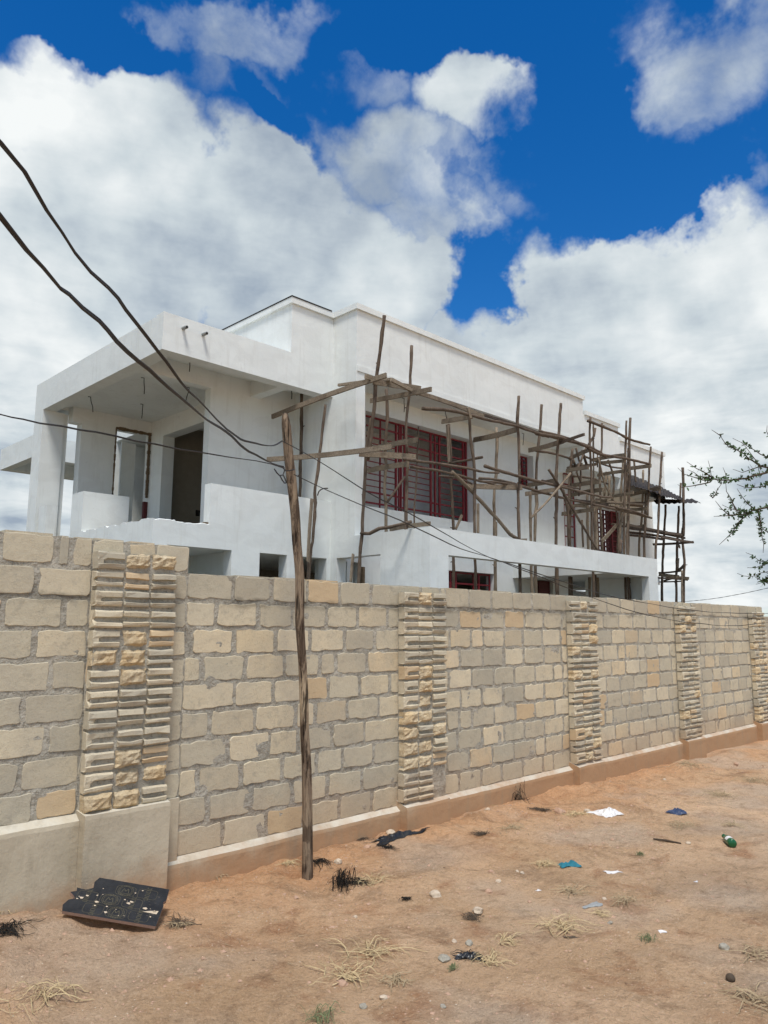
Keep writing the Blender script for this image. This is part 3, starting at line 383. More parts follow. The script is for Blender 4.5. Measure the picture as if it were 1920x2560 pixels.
STONES = [(3.861,3.41,0.05,0),(3.855,3.069,0.045,1),(4.159,3.217,0.036,0),(3.201,2.771,0.045,2),(2.696,2.709,0.03,0),(2.647,2.943,0.035,0),(3.466,2.821,0.03,2),(4.661,4.61,0.055,0),(6.299,4.033,0.065,0),(6.563,3.911,0.05,0),(4.634,3.292,0.025,1),(4.505,3.465,0.028,0),(3.436,2.903,0.02,0),(2.065,4.843,0.045,1),(4.275,4.485,0.035,0),(5.884,4.553,0.04,0),(3.254,3.512,0.018,1),(4.647,3.341,0.02,1),(4.368,3.3,0.022,0),(4.25,2.408,0.022,2),(4.586,2.634,0.02,1),(6.239,2.816,0.03,0),(3.862,4.358,0.04,0),(4.396,1.815,0.045,2),(2.575,2.719,0.025,2),(2.829,2.458,0.02,2),(10.531,4.051,0.05,0),(8.703,4.172,0.03,1)]
SPOTS = {'bottle':(6.416,2.533,0.03),'whitebag':(6.636,3.739,0.03),'blue':(7.19,3.345,0.03),'teal':(5.047,3.179,0.03),'rag':(4.664,4.621,0.03),'black':(3.32,2.711,0.03),'paper':(4.363,2.146,0.03),'white2':(5.164,2.888,0.03),'clear':(4.441,2.634,0.03),'white3':(4.435,3.026,0.03),'paper4':(5.375,2.383,0.03),'ball':(4.006,1.632,0.03),'stick':(6.13,2.947,0.03),'cloth':(3.923,2.466,0.03)}

# ------------------------------------------------------------------ ground
WY = 4.72                                                   # face of the block wall
def gz(x, y):
    z = .085*math.exp(-((x-1.55)/.75)**2)*min(1, max(0, (y-2.9)/1.5))
    z += -.012*max(0, x-6)*min(1, max(0, y-1)/3)
    if -4 < y < 7 and -3 < x < 22:
        nw = max(0, 1-abs(y-4.5)/1.2)
        z += .022*fbm(x*.9, y*.9, 1, 3)+(.012+.022*nw)*fbm(x*4, y*4, 5, 4)+.0045*fbm(x*17, y*17, 2, 3)
        for yc, am in ((2.35, .013), (3.35, .011)): z -= am*math.exp(-((y-yc-.12*math.sin(x*.7)-.05*x)/.14)**2)*(.6+.4*fbm(x*.8, yc, 0, 2))
        z += .065*nw*max(0, fbm(x*1.1+4, y*2.2, 9, 3))
    return z
def axis(lo, hi, step, far, growth=1.35):
    a = []; v = lo
    while v < hi: a.append(v); v += step
    a.append(hi); s = step
    b = hi
    while b < far: s *= growth; b += s; a.append(b)
    s = step; b = lo; pre = []
    while b > -far: s *= growth; b -= s; pre.append(b)
    return pre[::-1]+a
xs = axis(1.0, 9.0, .024, 900); ys = axis(.9, 4.8, .022, 900)
gv = []; gf = []
for y in ys:
    for x in xs: gv.append((x, y, gz(x, y)))
nx = len(xs)
for j in range(len(ys)-1):
    for i in range(nx-1):
        a = j*nx+i; gf.append((a, a+1, a+1+nx, a+nx))
gr = mesh('ground', gv, gf, M['ground'], smooth=True); tag(gr, kind='structure')

# ------------------------------------------------------------------ block boundary wall
wall = empty('boundary_wall', (2.0, WY+.1, 0))
tag(wall, 'long boundary wall of pale coral blocks with grey mortar and ribbed piers along the dirt track', 'wall')
CH = .189
def blockmesh(x0, x1, z0, z1, y, r, proud=.007):
    """rounded, slightly irregular dressed block with a chamfered edge"""
    w = x1-x0; h = z1-z0; cx = (x0+x1)/2; cz = (z0+z1)/2
    c = min(.016, w*.2, h*.25); q = []
    m1 = max(2, int(w/.055)); m2 = 3
    cs = [c*r.uniform(.35, 1.5) for _ in range(4)]          # every corner is worn differently
    def edge(p, q_, m): return [(p[0]+(q_[0]-p[0])*t/m, p[1]+(q_[1]-p[1])*t/m) for t in range(m+1)]
    W2, H2 = w/2, h/2
    pts = edge((-W2+cs[0], -H2), (W2-cs[1], -H2), m1)+[(W2-cs[1]*.28, -H2+cs[1]*.28)]+edge((W2, -H2+cs[1]), (W2, H2-cs[2]), m2)+[(W2-cs[2]*.28, H2-cs[2]*.28)]+edge((W2-cs[2], H2), (-W2+cs[3], H2), m1)+[(-W2+cs[3]*.28, H2-cs[3]*.28)]+edge((-W2, H2-cs[3]), (-W2, -H2+cs[0]), m2)+[(-W2+cs[0]*.28, -H2+cs[0]*.28)]
    sd0 = r.uniform(0, 99); j = .0022
    pts = [(a+.012*fbm(a*14, b*14, sd0, 4)+r.uniform(-j, j), b+.013*fbm(a*16, b*16, sd0+20, 4)+r.uniform(-j, j)) for a, b in pts]
    n = len(pts); tx = r.uniform(-.02, .02); tz = r.uniform(-.02, .02)
    vs = []
    for ring, (s, yy) in enumerate(((1.0, y+.03), (1.0, y+.001), (None, y-proud))):
        for a, b in pts:
            if s is None:
                d = .003; a2 = a*(1-d/max(.02, w/2)); b2 = b*(1-d/max(.02, h/2)); vs.append((cx+a2, yy+a*tx+b*tz, cz+b2))
            else: vs.append((cx+a, yy, cz+b))
    fs = []
    for k in range(2):
        for i in range(n):
            p = k*n+i; q = k*n+(i+1) % n; fs.append((p, q, q+n, p+n))
    fs.append(tuple(2*n+i for i in range(n)))
    return vs, fs
def panel(X0, X1, zb, zt, rows, seed, ztop_flush=True):
    r = random.Random(seed)
    me = Geo(); nxs = int((X1-X0)/.028); nz = int((zt-zb)/.025)
    # mortar body: a gently uneven face in front of a solid core
    me.box((X0, WY+.02, 0), (X1, WY+.2, zt-.002))
    k = len(me.v)
    for jz in range(nz+1):
        for ix in range(nxs+1):
            x = X0+(X1-X0)*ix/nxs; z = zb+(zt-.003-zb)*jz/nz
            me.v.append((x, WY+.0028+.006*fbm(x*8, z*8, seed, 4)+(.0 if 0 < jz < nz else 0), z))
    for jz in range(nz):
        for ix in range(nxs):
            a = k+jz*(nxs+1)+ix; me.f.append((a, a+1, a+nxs+2, a+nxs+1))
    top = k+nz*(nxs+1)
    for ix in range(nxs):                                   # close the top edge
        p = me.v[top+ix]; q = me.v[top+ix+1]; b = len(me.v)
        me.v += [(q[0], WY+.03, q[2]), (p[0], WY+.03, p[2])]; me.f.append((top+ix, top+ix+1, b, b+1))
    pn = me.build('wall_panel', M['mortar'], wall)
    for i, joints in enumerate(rows):
        z1 = zt-i*CH; z0 = z1-CH
        if z0 < zb-.08: break
        z0 = max(z0, zb)
        e = [X0]+[q for q in joints if X0+.03 < q < X1-.03]+[X1]
        for a, b in zip(e[:-1], e[1:]):
            if b-a < .07: continue
            gj = r.uniform(.013, .024); gk = r.uniform(.013, .024)
            ga = gj if a > X0 else .006; gb = gk if b < X1 else .006
            top_ = r.uniform(.0, .004) if i == 0 else r.uniform(.010, .018)
            v, f = blockmesh(a+ga, b-gb, z0+r.uniform(.014, .021), z1-top_, WY, r, .0005+r.random()*.0035)
            if i == 0:                                      # the course that ends the wall shows its top: give it full depth
                v2, f2 = boxdata((a+ga+.004, WY+.006, z0+.02), (b-gb-.004, WY+.195, z1+r.uniform(0, .012)))
                kk = len(v); v = v+v2; f = f+[tuple(t+kk for t in q) for q in f2]
            o = mesh('block', v, f, M['block'], pn)
    return pn
def autorow(X0, X1, r, off):
    j = []; x = X0+off
    while x < X1: j.append(x); x += r.choice([.36, .35, .37, .36, .35, .19, .33, .38])
    return j
PX = [2.06, 4.84, 7.575, 10.35, 13.09]; PWD = .56; PT = .10
L0 = autorow(-2.2, 1.5, random.Random(5), .1)
def lrow(js, s): return [q for q in autorow(-2.2, js[0]-.25, random.Random(s), .05+.17*(s % 2))]+js
panel(-2.3, 2.06, .555, 2.243, [lrow([1.51, 1.83, 1.93], 1), lrow([1.73], 2), lrow([1.55, 1.91], 3), lrow([1.74], 4), lrow([1.85], 5), lrow([1.71], 6), lrow([1.45, 1.85], 7), lrow([1.71], 8), lrow([1.46, 1.81], 9)], 11)
# a short stretch of the higher course runs on behind the first pier
panel(2.06, 2.75, .17, 2.243, [[2.29, 2.5]]+[[2.4]]*10, 12)
ROWS1 = [[3.13, 3.47, 3.82, 4.16, 4.52], [2.99, 3.35, 3.67, 4.02, 4.37, 4.72], [2.8, 3.15, 3.52, 3.86, 4.22, 4.57], [2.89, 3.25, 3.61, 3.96, 4.13, 4.48],
 [3.17, 3.51, 3.80, 4.05, 4.4, 4.75], [2.97, 3.35, 3.73, 3.92, 4.26, 4.62], [3.13, 3.49, 3.76, 4.1, 4.46], [2.89, 3.24, 3.61, 3.95, 4.22, 4.56], [2.97, 3.34, 3.71, 4.06, 4.43], [3.11, 3.48, 3.83, 4.19, 4.55]]
panel(2.75, 4.90, .17, 2.06, ROWS1, 13)
for i in range(3):
    r = random.Random(30+i); a = PX[i+1]+.02; b = PX[i+2]+.05
    rows = [autorow(a+PWD, b, r, (.08+.18*(k % 2))+r.uniform(-.05, .05)) for k in range(10)]
    panel(a+.0, b, .17, 2.06, [[a+.3, a+PWD]+q[:] for q in rows], 20+i)
panel(13.14, 13.80, .17, 2.06, [[13.5]]*10, 24)
r = random.Random(44); panel(13.80, 22, .12, 1.90, [autorow(13.9, 22, r, .1*k % .36) for k in range(10)], 25)

def ribbed(x0, x1, z0, z1, yf, yb, r, closed_left=False):
    """one half block laid on its side: a slanted groove runs along its face"""
    h = z1-z0; j = lambda a=.003: r.uniform(-a, a); g = r.uniform(.040, .052)
    prof = [(yb, z1), (yf+.008, z1), (yf+j(), z1-.010), (yf+j(), z1-h*.36), (yf+g, z1-h*.50), (yf+g, z1-h*.58), (yf+.012+j(), z1-h*.70), (yf-.004+j(), z1-h*.74), (yf+j(), z0+.010), (yf+.009, z0), (yb, z0)]
    xsx = [x0, x0+.006, (x0+x1)/2, x1-.006, x1]
    if closed_left: xsx = [x0, x0+.006, x0+.035, x0+.06, x1-.006, x1]
    vs = []
    for i, x in enumerate(xsx):
        end = i in (0, len(xsx)-1)
        for k, (y, z) in enumerate(prof):
            yy = y
            if end and y < yb: yy = y+.006
            if closed_left and i <= 2 and 4 <= k <= 6: yy = yf+(.004 if i < 3 else 0)
            if k not in (0, 10): z = z+(fbm(x*30, z*30, yf, 2))*.007; yy += fbm(x*18, z*18, 3, 2)*.007
            vs.append((x+(j(.004) if end else 0), yy, z))
    n = len(prof); fs = []
    for i in range(len(xsx)-1):
        for k in range(n):
            a = i*n+k; b = i*n+(k+1) % n; fs.append((a, b, b+n, a+n))
    fs.append(tuple(range(n))[::-1]); fs.append(tuple(range((len(xsx)-1)*n, len(xsx)*n)))
    fs = [f[::-1] for f in fs]
    return vs, fs
def roughstone(x0, x1, z0, z1, yf, yb, r):
    nxx, nz = 6, 5; vs = []; fs = []; sd_ = r.random()*90
    for jz in range(nz+1):
        for ix in range(nxx+1):
            u = ix/nxx; v = jz/nz; e = min(u, 1-u, v, 1-v)
            x = x0+(x1-x0)*u; z = z0+(z1-z0)*v
            y = yf+.018-.030*min(1, e*5)+.016*fbm(x*26, z*26, sd_, 3)
            vs.append((x+(0 if 0 < ix < nxx else r.uniform(-.005, .005)), y, z+(0 if 0 < jz < nz else r.uniform(-.005, .005))))
    k = len(vs)
    for jz in range(nz):
        for ix in range(nxx):
            a = jz*(nxx+1)+ix; fs.append((a, a+1, a+nxx+2, a+nxx+1))
    ring = [i for i in range(nxx+1)]+[(j+1)*(nxx+1)+nxx for j in range(nz)]+[nz*(nxx+1)+nxx-1-i for i in range(nxx)]+[(nz-1-j)*(nxx+1) for j in range(nz-1)]
    b0 = len(vs)
    for i in ring: vs.append((vs[i][0], yb, vs[i][2]))
    m = len(ring)
    for i in range(m): fs.append((ring[(i+1) % m], ring[i], b0+i, b0+(i+1) % m))
    return vs, fs
P1 = ['GRR', 'GGG', 'GGG', 'GGG', 'GRG', 'RRG', 'GRG', 'GGG', 'GGG', 'GGG', 'GRG', 'GRR', 'RRG']
P2 = ['GRG', 'GGG', 'GGG', 'GGG', 'GGG', 'GRG', 'GRG', 'GRG', 'RRG', 'RGR', 'RRG', 'RRG', 'GGM', 'GGM']
for pi, px0 in enumerate(PX):
    r = random.Random(60+pi); yf = WY-PT; pw = PWD-(.0 if pi else .01)
    zt = (2.165, 2.005, 2.005, 2.005, 1.975)[pi]; zb = .56 if pi == 0 else .20
    core = Geo(); n1 = 10; n2 = 30
    core.box((px0+.012, yf+.035, .05), (px0+pw-.012, WY+.006, zt-.01))
    k = len(core.v)
    for j in range(n2+1):
        for i in range(n1+1):
            x = px0+.008+(pw-.016)*i/n1; z = zb-.05+(zt-.006-zb+.05)*j/n2
            core.v.append((x, yf+.024+.010*fbm(x*9, z*9, pi, 3), z))
    for j in range(n2):
        for i in range(n1):
            a = k+j*(n1+1)+i; core.f.append((a, a+1, a+n1+2, a+n1+1))
    pier = core.build('pier', M['mortar'], wall)
    rows = P1 if pi == 0 else P2 if pi == 1 else [''.join('R' if r.random() < .2 else 'G' for _ in range(3)) for _ in range(14)]
    rh = (zt-zb)/len(rows); cw = pw/3
    for ri, row in enumerate(rows):
        z1 = zt-ri*rh; z0 = z1-rh; sh = r.uniform(-.004, .004)
        for ci, ch in enumerate(row):
            if ch == 'M': continue
            gap = r.choice([.004, .006, .012, .02]); a = px0+ci*cw+(.002 if ci else 0)+sh+(gap/2 if ci else 0); b = px0+(ci+1)*cw-(gap/2 if ci < 2 else 0)+sh
            q0 = z0+r.uniform(.010, .026); q1 = z1-r.uniform(.001, .006); y0 = yf+r.uniform(-.010, .012)
            if ch == 'G': v, f = ribbed(a, b, q0, q1, y0, WY-.02, r, ci == 0 and r.random() < .75)
            else: v, f = roughstone(a+.006, b-.004, q0+.004, q1, y0+.002, WY-.02, r)
            mesh('pier_brick', v, f, M['ribbed'] if ch == 'G' else M['rstone'], pier)
# plinths
def plinth(x0, x1, zt, yf, seed, cap=True, bev=.03):
    g = Geo(); n = max(4, int((x1-x0)/.05))
    prof = [(WY+.01, zt+.016), (WY-.002, zt+.014), (yf+.004, zt-bev+.012), (yf, zt-bev-.012), (yf, zt*.5), (yf, -.25), (WY+.01, -.25)]
    for i in range(n+1):
        x = x0+(x1-x0)*i/n
        for k, (y, z) in enumerate(prof):
            w_ = .006*fbm(x*3, z*5, seed, 3) if 0 < k < 6 else 0
            g.v.append((x, y+w_, z+(.5*w_ if k < 4 else 0)))
    m = len(prof)
    for i in range(n):
        for k in range(m):
            a = i*m+k; b = i*m+(k+1) % m; g.f.append((a, b, b+m, a+m))
    g.f.append(tuple(range(m))); g.f.append(tuple(range(n*m, (n+1)*m))[::-1])
    g.f = [q[::-1] for q in g.f]
    return g.build('plinth', M['plinth'], wall)
plinth(-2.3, PX[0], .555, WY-.055, 1)
plinth(PX[0]+.001, PX[0]+PWD, .575, WY-PT-.03, 2, bev=.012)
g = Geo(); g.box((PX[0]+PWD+.002, WY-.022, .03), (PX[0]+PWD+.125, WY+.002, .565)); tag(g.build('render_patch', M['plinth'], wall), 'strip of grey white cement render')
plinth(PX[0]+PWD+.001, PX[1], .17, WY-.05, 3)
for i in range(1, 5):
    plinth(PX[i]+.001, PX[i]+PWD, .215, WY-PT-.028, 4+i, bev=.04)
    x1 = PX[i+1] if i < 4 else 22
    plinth(PX[i]+PWD+.001, x1, .17-(.06 if i == 4 else 0), WY-.05, 10+i)

# ------------------------------------------------------------------ white house under construction
house = empty('house', (13, 14, 0)); tag(house, 'unfinished two storey white house with flat roofs and red window grilles behind the wall', 'house')
OPS = []
def put(label, x0, x1, y0, y1, z0, z1): OPS.append((label, x0, x1, y0, y1, z0, z1))
def cut(*b): put(None, *b)
XA, XB, YA, YB, YE, YW, YR = 6.02, 9.89, 11.53, 10.81, 8.84, 12.80, 11.75
# ground floor
put('ground_floor_wall', XA, XB+.25, YA, YA+.25, -.2, 3.04)
put('ground_floor_wall', XB, XB+.25, YE+.2, YA+.25, -.2, 3.04)
put('ground_floor_wall', XB, 24.6, YR, YR+.25, -.2, 3.04)
put('ground_floor_wall', XA, XA+.2, YA, 20, -.2, 3.04); put('ground_floor_wall', XA, 18.9, 20, 20.2, -.2, 3.04)
put('ground_floor_wall', 18.7, 18.9, YR, 20.2, -.2, 3.04)
put('ground_floor_wall', 7.7, 7.9, YA+.25, 20, -.2, 3.04)
cut(6.30, 7.57, YA, YA+.25, 0, 3.04)                       # open bay
put('ground_floor_wall', XA+.2, 7.7, 13.1, 13.3, -.2, 3.04)
for a, b in ((8.18, 8.81), (9.10, 9.80)): cut(a, b, YA, YA+.25, .9, 3.04)
cut(XB, XB+.25, 10.08, 11.33, 0, 3.04)
cut(XB+.25, 10.95, YR, YR+.25, 0, 3.04)
put('ground_floor_wall', 10.55, 10.72, YR, YR+.25, 0, 3.04)
cut(12.6, 15.59, YR, YR+.25, 1.0, 3.04); put('bare_room_wall', 10.2, 18.7, 15.0, 15.1, -.2, 3.04)
cut(17.43, 18.3, YR, YR+.25, 0, 3.0); cut(19.1, 22.6, YR, YR+.25, .5, 3.04)
put('yard_wall', 18.9, 27, 13.7, 13.9, -.2, 2.93); cut(23.3, 24.2, 13.7, 13.9, 1.8, 2.72)
# first floor slab
put('floor_slab', XA, XB, YA, 20.2, 3.04, 3.3); put('floor_slab', XB, 24.6, YR, 20.2, 3.04, 3.3)
put('floor_slab', 16.4, 18.62, YE+.2, YR, 2.98, 3.3); put('floor_slab', 18.62, 22.9, YB, YR, 3.04, 3.3)
put('side_wall', 19.75, 22.7, YB, YB+.2, -.2, 3.04)
# upper floor walls
UP = 'upper_wall'
put(UP, 7.78, XB, YW, YW+.2, 3.3, 6.4)
put(UP, XB, XB+.25, YB, YW+.2, 3.04, 6.9)
put(UP, XB+.25, 20.3, YR, YR+.3, 3.3, 6.8)
put(UP, 22.5, 24.6, YR, YR+.3, 3.3, 6.2); put(UP, 20.3, 22.5, YR, YR+.3, 5.4, 6.2); put(UP, 20.3, 20.72, YR, YR+.3, 3.3, 6.2)
put(UP, 20.72, 22.5, YR, YR+.3, 3.3, 3.95)
cut(11.04, 14.86, YR, YR+.3, 4.28, 6.40)
cut(16.75, 17.48, YR, YR+.3, 5.5, 6.42)
cut(18.98, 19.62, YR, YR+.12, 3.6, 6.8)
put('room_wall', 10.14, 18.7, 13.4, 13.5, 3.3, 6.8); put('room_wall', 18.7, 18.9, YR+.3, 20, 3.3, 6.8)
put(UP, 6.81, 8.8, 16.6, 16.85, 3.3, 6.55); put(UP, 6.6, 6.81, 16.6, 16.85, 6.2, 6.55); cut(7.61, 8.5, 16.6, 16.85, 3.3, 6.24)
put('room_wall', 7.75, 8.3, 18.3, 18.4, 3.3, 6.5); put('room_wall', 8.62, 12, 19.0, 19.2, 3.3, 6.5)
put(UP, 8.5, 8.8, 16.0, 16.6, 3.3, 6.55); put(UP, 8.5, 8.8, YW+.2, 16.0, 6.12, 6.55)
put('bare_room_wall', 8.8, 13.4, 16.4, 16.5, 3.33, 6.55); put('bare_room_wall', 12.0, 12.1, YW+.2, 16.4, 3.33, 6.55)
put(UP, 6.49, 6.60, 16.86, 17.28, 0, 6.4)
put('porch_column', XA, 6.49, 16.8, 17.28, 0, 6.4)
# porch low walls
put('balcony_wall', 7.09, XB, YA, YA+.2, 3.3, 4.2); put('porch_low_wall', XA, XA+.94, 14.37, 14.57, 3.3, 4.27)
put('porch_low_wall', XA, XA+.2, 14.57, 14.9, 3.3, 4.27); put('porch_corner_wall', XA, XA+.2, 16.2, 16.6, 3.3, 4.2)
put('bounce_cut_screed', XA+.2, XB, YA+.2, 20, 3.3, 3.33); put('bounce_cut_screed', XB, 18.7, YR+.3, 20, 3.3, 3.33)  # unseen grey floor layer added to cut bounce onto the ceilings
# roofs
PR = 'porch_roof'
put(PR, XA, XB, YA, YA+.27, 6.4, 7.08); put(PR, XA, XA+.28, YA+.27, 17.28, 6.4, 7.06); put(PR, XA+.28, 8.75, 16.85, 17.28, 6.5, 7.06)
put(PR, XA+.28, XB, YA+.27, YW, 6.75, 7.0); put(PR, XA+.28, 8.5, YW, YW+.2, 6.4, 6.99)
put(PR, 8.5, XB, YW, YW+.2, 6.4, 6.99)
put(PR, XA+.28, 13.4, YW+.2, 16.85, 6.55, 6.99)
put(PR, 8.75, 13.4, 16.85, 20.2, 6.55, 6.99)
put('roof_beam', 8.72, 8.95, YA+.27, YW, 6.42, 6.75)
RP = 'roof_parapet'
put(RP, XB, 18.62, YB, YB+.25, 6.8, 8.1); put(RP, XB, XB+.25, YB+.25, YA, 6.9, 8.1)
put(RP, 8.79, XB, YA, YA+.2, 7.08, 8.1); put(RP, XB, XB+.25, YA, YA+.2, 6.9, 8.1)
put(RP, 8.79, 8.99, YA+.2, 14.3, 7.0, 8.1); put(RP, 18.4, 18.62, YB+.25, 14, 6.8, 8.1)
put('roof_slab', XB+.25, 18.62, YB+.25, 20.2, 6.8, 7.0)
put(RP, 18.62, 20.62, YB, YB+.25, 6.13, 7.68); put(RP, 18.62, 18.8, YB+.25, YR, 6.13, 6.8); put(RP, 20.42, 20.62, YB+.25, 13, 6.13, 7.68)
put('roof_slab', 18.8, 20.62, YB+.25, YR+.6, 6.2, 6.4)
put(RP, 20.62, 23.6, YB, YB+.25, 5.81, 7.28); put(RP, 23.4, 23.6, YB+.25, 13, 5.81, 7.28); put('roof_slab', 20.62, 23.4, YB+.25, YR+.6, 5.95, 6.15)
# pergola balcony
PB = 'balcony_beam'
put(PB, XB, 18.62, YE, YE+.2, 2.98, 3.45); put(PB, XB, XB+.2, YE+.2, YB, 3.04, 3.45); put(PB, 18.42, 18.62, YE+.2, YB, 2.98, 3.45)
put('balcony_pillar', XB, 10.39, YE, YE+.2, -.2, 2.98); put('end_pillar', 18.13, 18.62, YE, YE+.2, -.2, 2.98); put('end_pillar', 18.42, 18.62, YE+.2, YB, -.2, 2.98)
# far wing with its own flat roof
put('wing_roof', 7.65, 14, 21.9, 22.15, 6.4, 7.05); put('wing_roof', 7.65, 7.9, 22.15, 24.6, 6.4, 7.05); put('wing_roof', 7.9, 14, 22.15, 24.6, 6.8, 7.0)
put('wing_roof', 7.9, 14, 24.35, 24.6, 6.4, 6.8)
put('wing_wall', 9.2, 14, 22.2, 22.4, 0, 6.4)
bx = [sorted({round(v, 4) for o in OPS for v in o[1+2*a:3+2*a]}) for a in range(3)]
ix = [{v: i for i, v in enumerate(b)} for b in bx]
cells = {}
for o in OPS:
    r0 = [(ix[a][round(o[1+2*a], 4)], ix[a][round(o[2+2*a], 4)]) for a in range(3)]
    for i in range(*r0[0]):
        for j in range(*r0[1]):
            for k in range(*r0[2]):
                if o[0] is None: cells.pop((i, j, k), None)
                else: cells[(i, j, k)] = o[0]
geos = {}
for (i, j, k), lab in cells.items():
    g = geos.setdefault(lab, (Geo(), {}))
    def vi(a, b, c):
        G, idx = g
        key = (a, b, c)
        if key not in idx: idx[key] = len(G.v); G.v.append((bx[0][a], bx[1][b], bx[2][c]))
        return idx[key]
    for d, q in (((1, 0, 0), ((1, 0, 0), (1, 1, 0), (1, 1, 1), (1, 0, 1))), ((-1, 0, 0), ((0, 0, 0), (0, 0, 1), (0, 1, 1), (0, 1, 0))),
                 ((0, 1, 0), ((0, 1, 0), (0, 1, 1), (1, 1, 1), (1, 1, 0))), ((0, -1, 0), ((0, 0, 0), (1, 0, 0), (1, 0, 1), (0, 0, 1))),
                 ((0, 0, 1), ((0, 0, 1), (1, 0, 1), (1, 1, 1), (0, 1, 1))), ((0, 0, -1), ((0, 0, 0), (0, 1, 0), (1, 1, 0), (1, 0, 0)))):
        if (i+d[0], j+d[1], k+d[2]) not in cells:
            g[0].f.append(tuple(vi(i+a, j+b, k+c) for a, b, c in q))
for lab, (G, _) in geos.items():
    o = G.build(lab, M['concrete' if lab in ('bounce_cut_screed', 'bare_room_wall') else 'plaster'], house)
def hbox(name, a, b, m='plaster', par=None):
    return Geo().box(a, b).build(name, M[m], par or house)
# broken low parapet with a ragged top
def ragged(x0, y0, x1, y1, th, z0, z1, seed):
    g = Geo(); A = Vector((x0, y0, 0)); B = Vector((x1, y1, 0)); L = (B-A).length; n = int(L/.04)+1
    t = (B-A).normalized(); nn = Vector((-t.y, t.x, 0))*th
    for i in range(n+1):
        p = A+(B-A)*i/n; z = z1+.022*fbm(p.x*9+p.y*7, seed, 0, 4)-.02*(fbm(p.x*2.1+p.y*3, seed+5, 0, 2) > .1)
        g.v += [(p.x, p.y, z0), (p.x, p.y, z-.012), (p.x+nn.x*.1, p.y+nn.y*.1, z), (p.x+nn.x, p.y+nn.y, z+.01*fbm(i, 3, 0, 2)), (p.x+nn.x, p.y+nn.y, z0)]
    for i in range(n):
        for k in range(5):
            a = i*5+k; b = i*5+(k+1) % 5; g.f.append((a, a+5, b+5, b))
    g.f.append((0, 1, 2, 3, 4)); g.f.append(tuple(n*5+k for k in (4, 3, 2, 1, 0)))
    o = g.build('broken_parapet', M['plaster'], house); o['label'] = 'ragged broken low parapet edge'
    return o
ragged(XA, YA, 7.09, YA, .2, 3.3, 3.47, 1); ragged(XA+.2, YA+.2, XA+.2, 14.37, .2, 3.3, 3.48, 2)
Geo().box((7.0, YA+.03, 3.44), (7.12, YA+.1, 3.50)).build('mortar_lump', M['brick'], house)
# band under the main parapet, copings and flashing
hbox('parapet_band', (XB+.02, YB-.02, 6.80), (18.60, YB-.001, 6.92))
def coping(a, b): return hbox('coping', a, b)
c_ = .05
coping((XB-c_, YB-c_, 8.1), (18.62+c_, YB+.25+c_, 8.22)); coping((XB-c_, YB+.25+c_+.001, 8.1), (XB+.25+c_, YA-c_-.001, 8.22))
coping((8.79-c_, YA-c_, 8.1), (XB+.25+c_, YA+.2+c_, 8.22)); coping((8.79-c_, YA+.2+c_+.001, 8.1), (8.99+c_, 14.3, 8.22))
coping((18.62+c_+.001, YB-c_, 7.68), (20.62+c_, YB+.25+c_, 7.80)); coping((20.62+c_+.001, YB-c_, 7.28), (23.65, YB+.25+c_, 7.40))
hbox('roof_flashing', (8.79-c_-.01, YA-c_-.01, 8.221), (XB-.1, YA-c_+.12, 8.245), 'iron'); hbox('roof_flashing', (8.79-c_-.01, YA-c_+.121, 8.221), (8.79+.1, 14.3, 8.245), 'iron')
# pergola beams
for x in (10.55, 11.28, 11.93, 12.6, 13.22, 13.85): hbox('pergola_stub', (x-.09, YE+.2, 3.03), (x+.07, YE+.55, 3.28))
# drain spouts
for x in (6.4, 6.8):
    v, f = tube([(x, YA-.13, 6.87), (x, YA+.03, 6.88)], .032, 12); mesh('drain_spout', v, f, M['pvc'], house, True)
    v, f = tube([(x, YA-.135, 6.87), (x, YA-.1, 6.87)], .022, 10); mesh('spout_hole', v, f, M['iron'], house, True)
# cable hooks from the ceilings
for x, y, z, dx in ((6.75, 13.6, 6.55, .02), (6.55, 15.6, 6.55, .07), (7.7, 13.5, 6.55, -.07), (7.6, 15.3, 6.55, -.01), (7.0, 12.3, 6.75, 0), (9.4, 12.3, 6.75, .02), (8.6, 22.9, 6.8, -.1), (11.9, 11.4, 6.8, 0), (13.2, 11.3, 6.8, .05), (16.4, 11.3, 6.8, -.05)):
    v, f = tube([(x-.05, y+.02, z-.006), (x, y, z-.008), (x+dx*.2, y, z-.1), (x+dx*.8, y-.01, z-.22), (x+dx, y, z-.33)], .009, 5); mesh('ceiling_wire', v, f, M['iron'], house)
for x, y, z in ((9.75, 16.39, 4.45),): hbox('socket_hole', (x-.07, y-.02, z-.07), (x+.07, y+.0, z+.07), 'iron')
# door opening with hacked plaster edges and a bit of dark red frame
g = Geo()
def chunky(g, p0, p1, w, seed):
    A = Vector(p0); B = Vector(p1); n = int((B-A).length/.07)
    for i in range(n):
        p = A+(B-A)*(i+.5)/n; q = (B-A)/n*.55
        s = w*(.45+.9*abs(fbm(i*.7, seed, 0, 2)))
        a = (p.x-max(abs(q.x), s), 16.57, p.z-max(abs(q.z), s)); b = (p.x+max(abs(q.x), s), 16.62, p.z+max(abs(q.z), s)); g.box(a, b)
chunky(g, (7.62, 0, 3.5), (7.62, 0, 6.25), .022, 1); chunky(g, (7.62, 0, 6.25), (8.5, 0, 6.25), .05, 2)
g.build('hacked_edge', M['brick'], house)
g = Geo(); chunky(g, (8.46, 0, 4.7), (8.46, 0, 6.2), .045, 3); g.build('hacked_edge', M['brick'], house)
hbox('door_frame', (8.40, 16.58, 3.3), (8.49, 16.66, 4.6), 'darkin')
hbox('inner_door', (8.06, 17.2, 3.3), (8.42, 17.25, 6.1)); 
hbox('door_frame', (10.95, 11.7, 0), (11.02, 11.78, 2.95), 'brick')

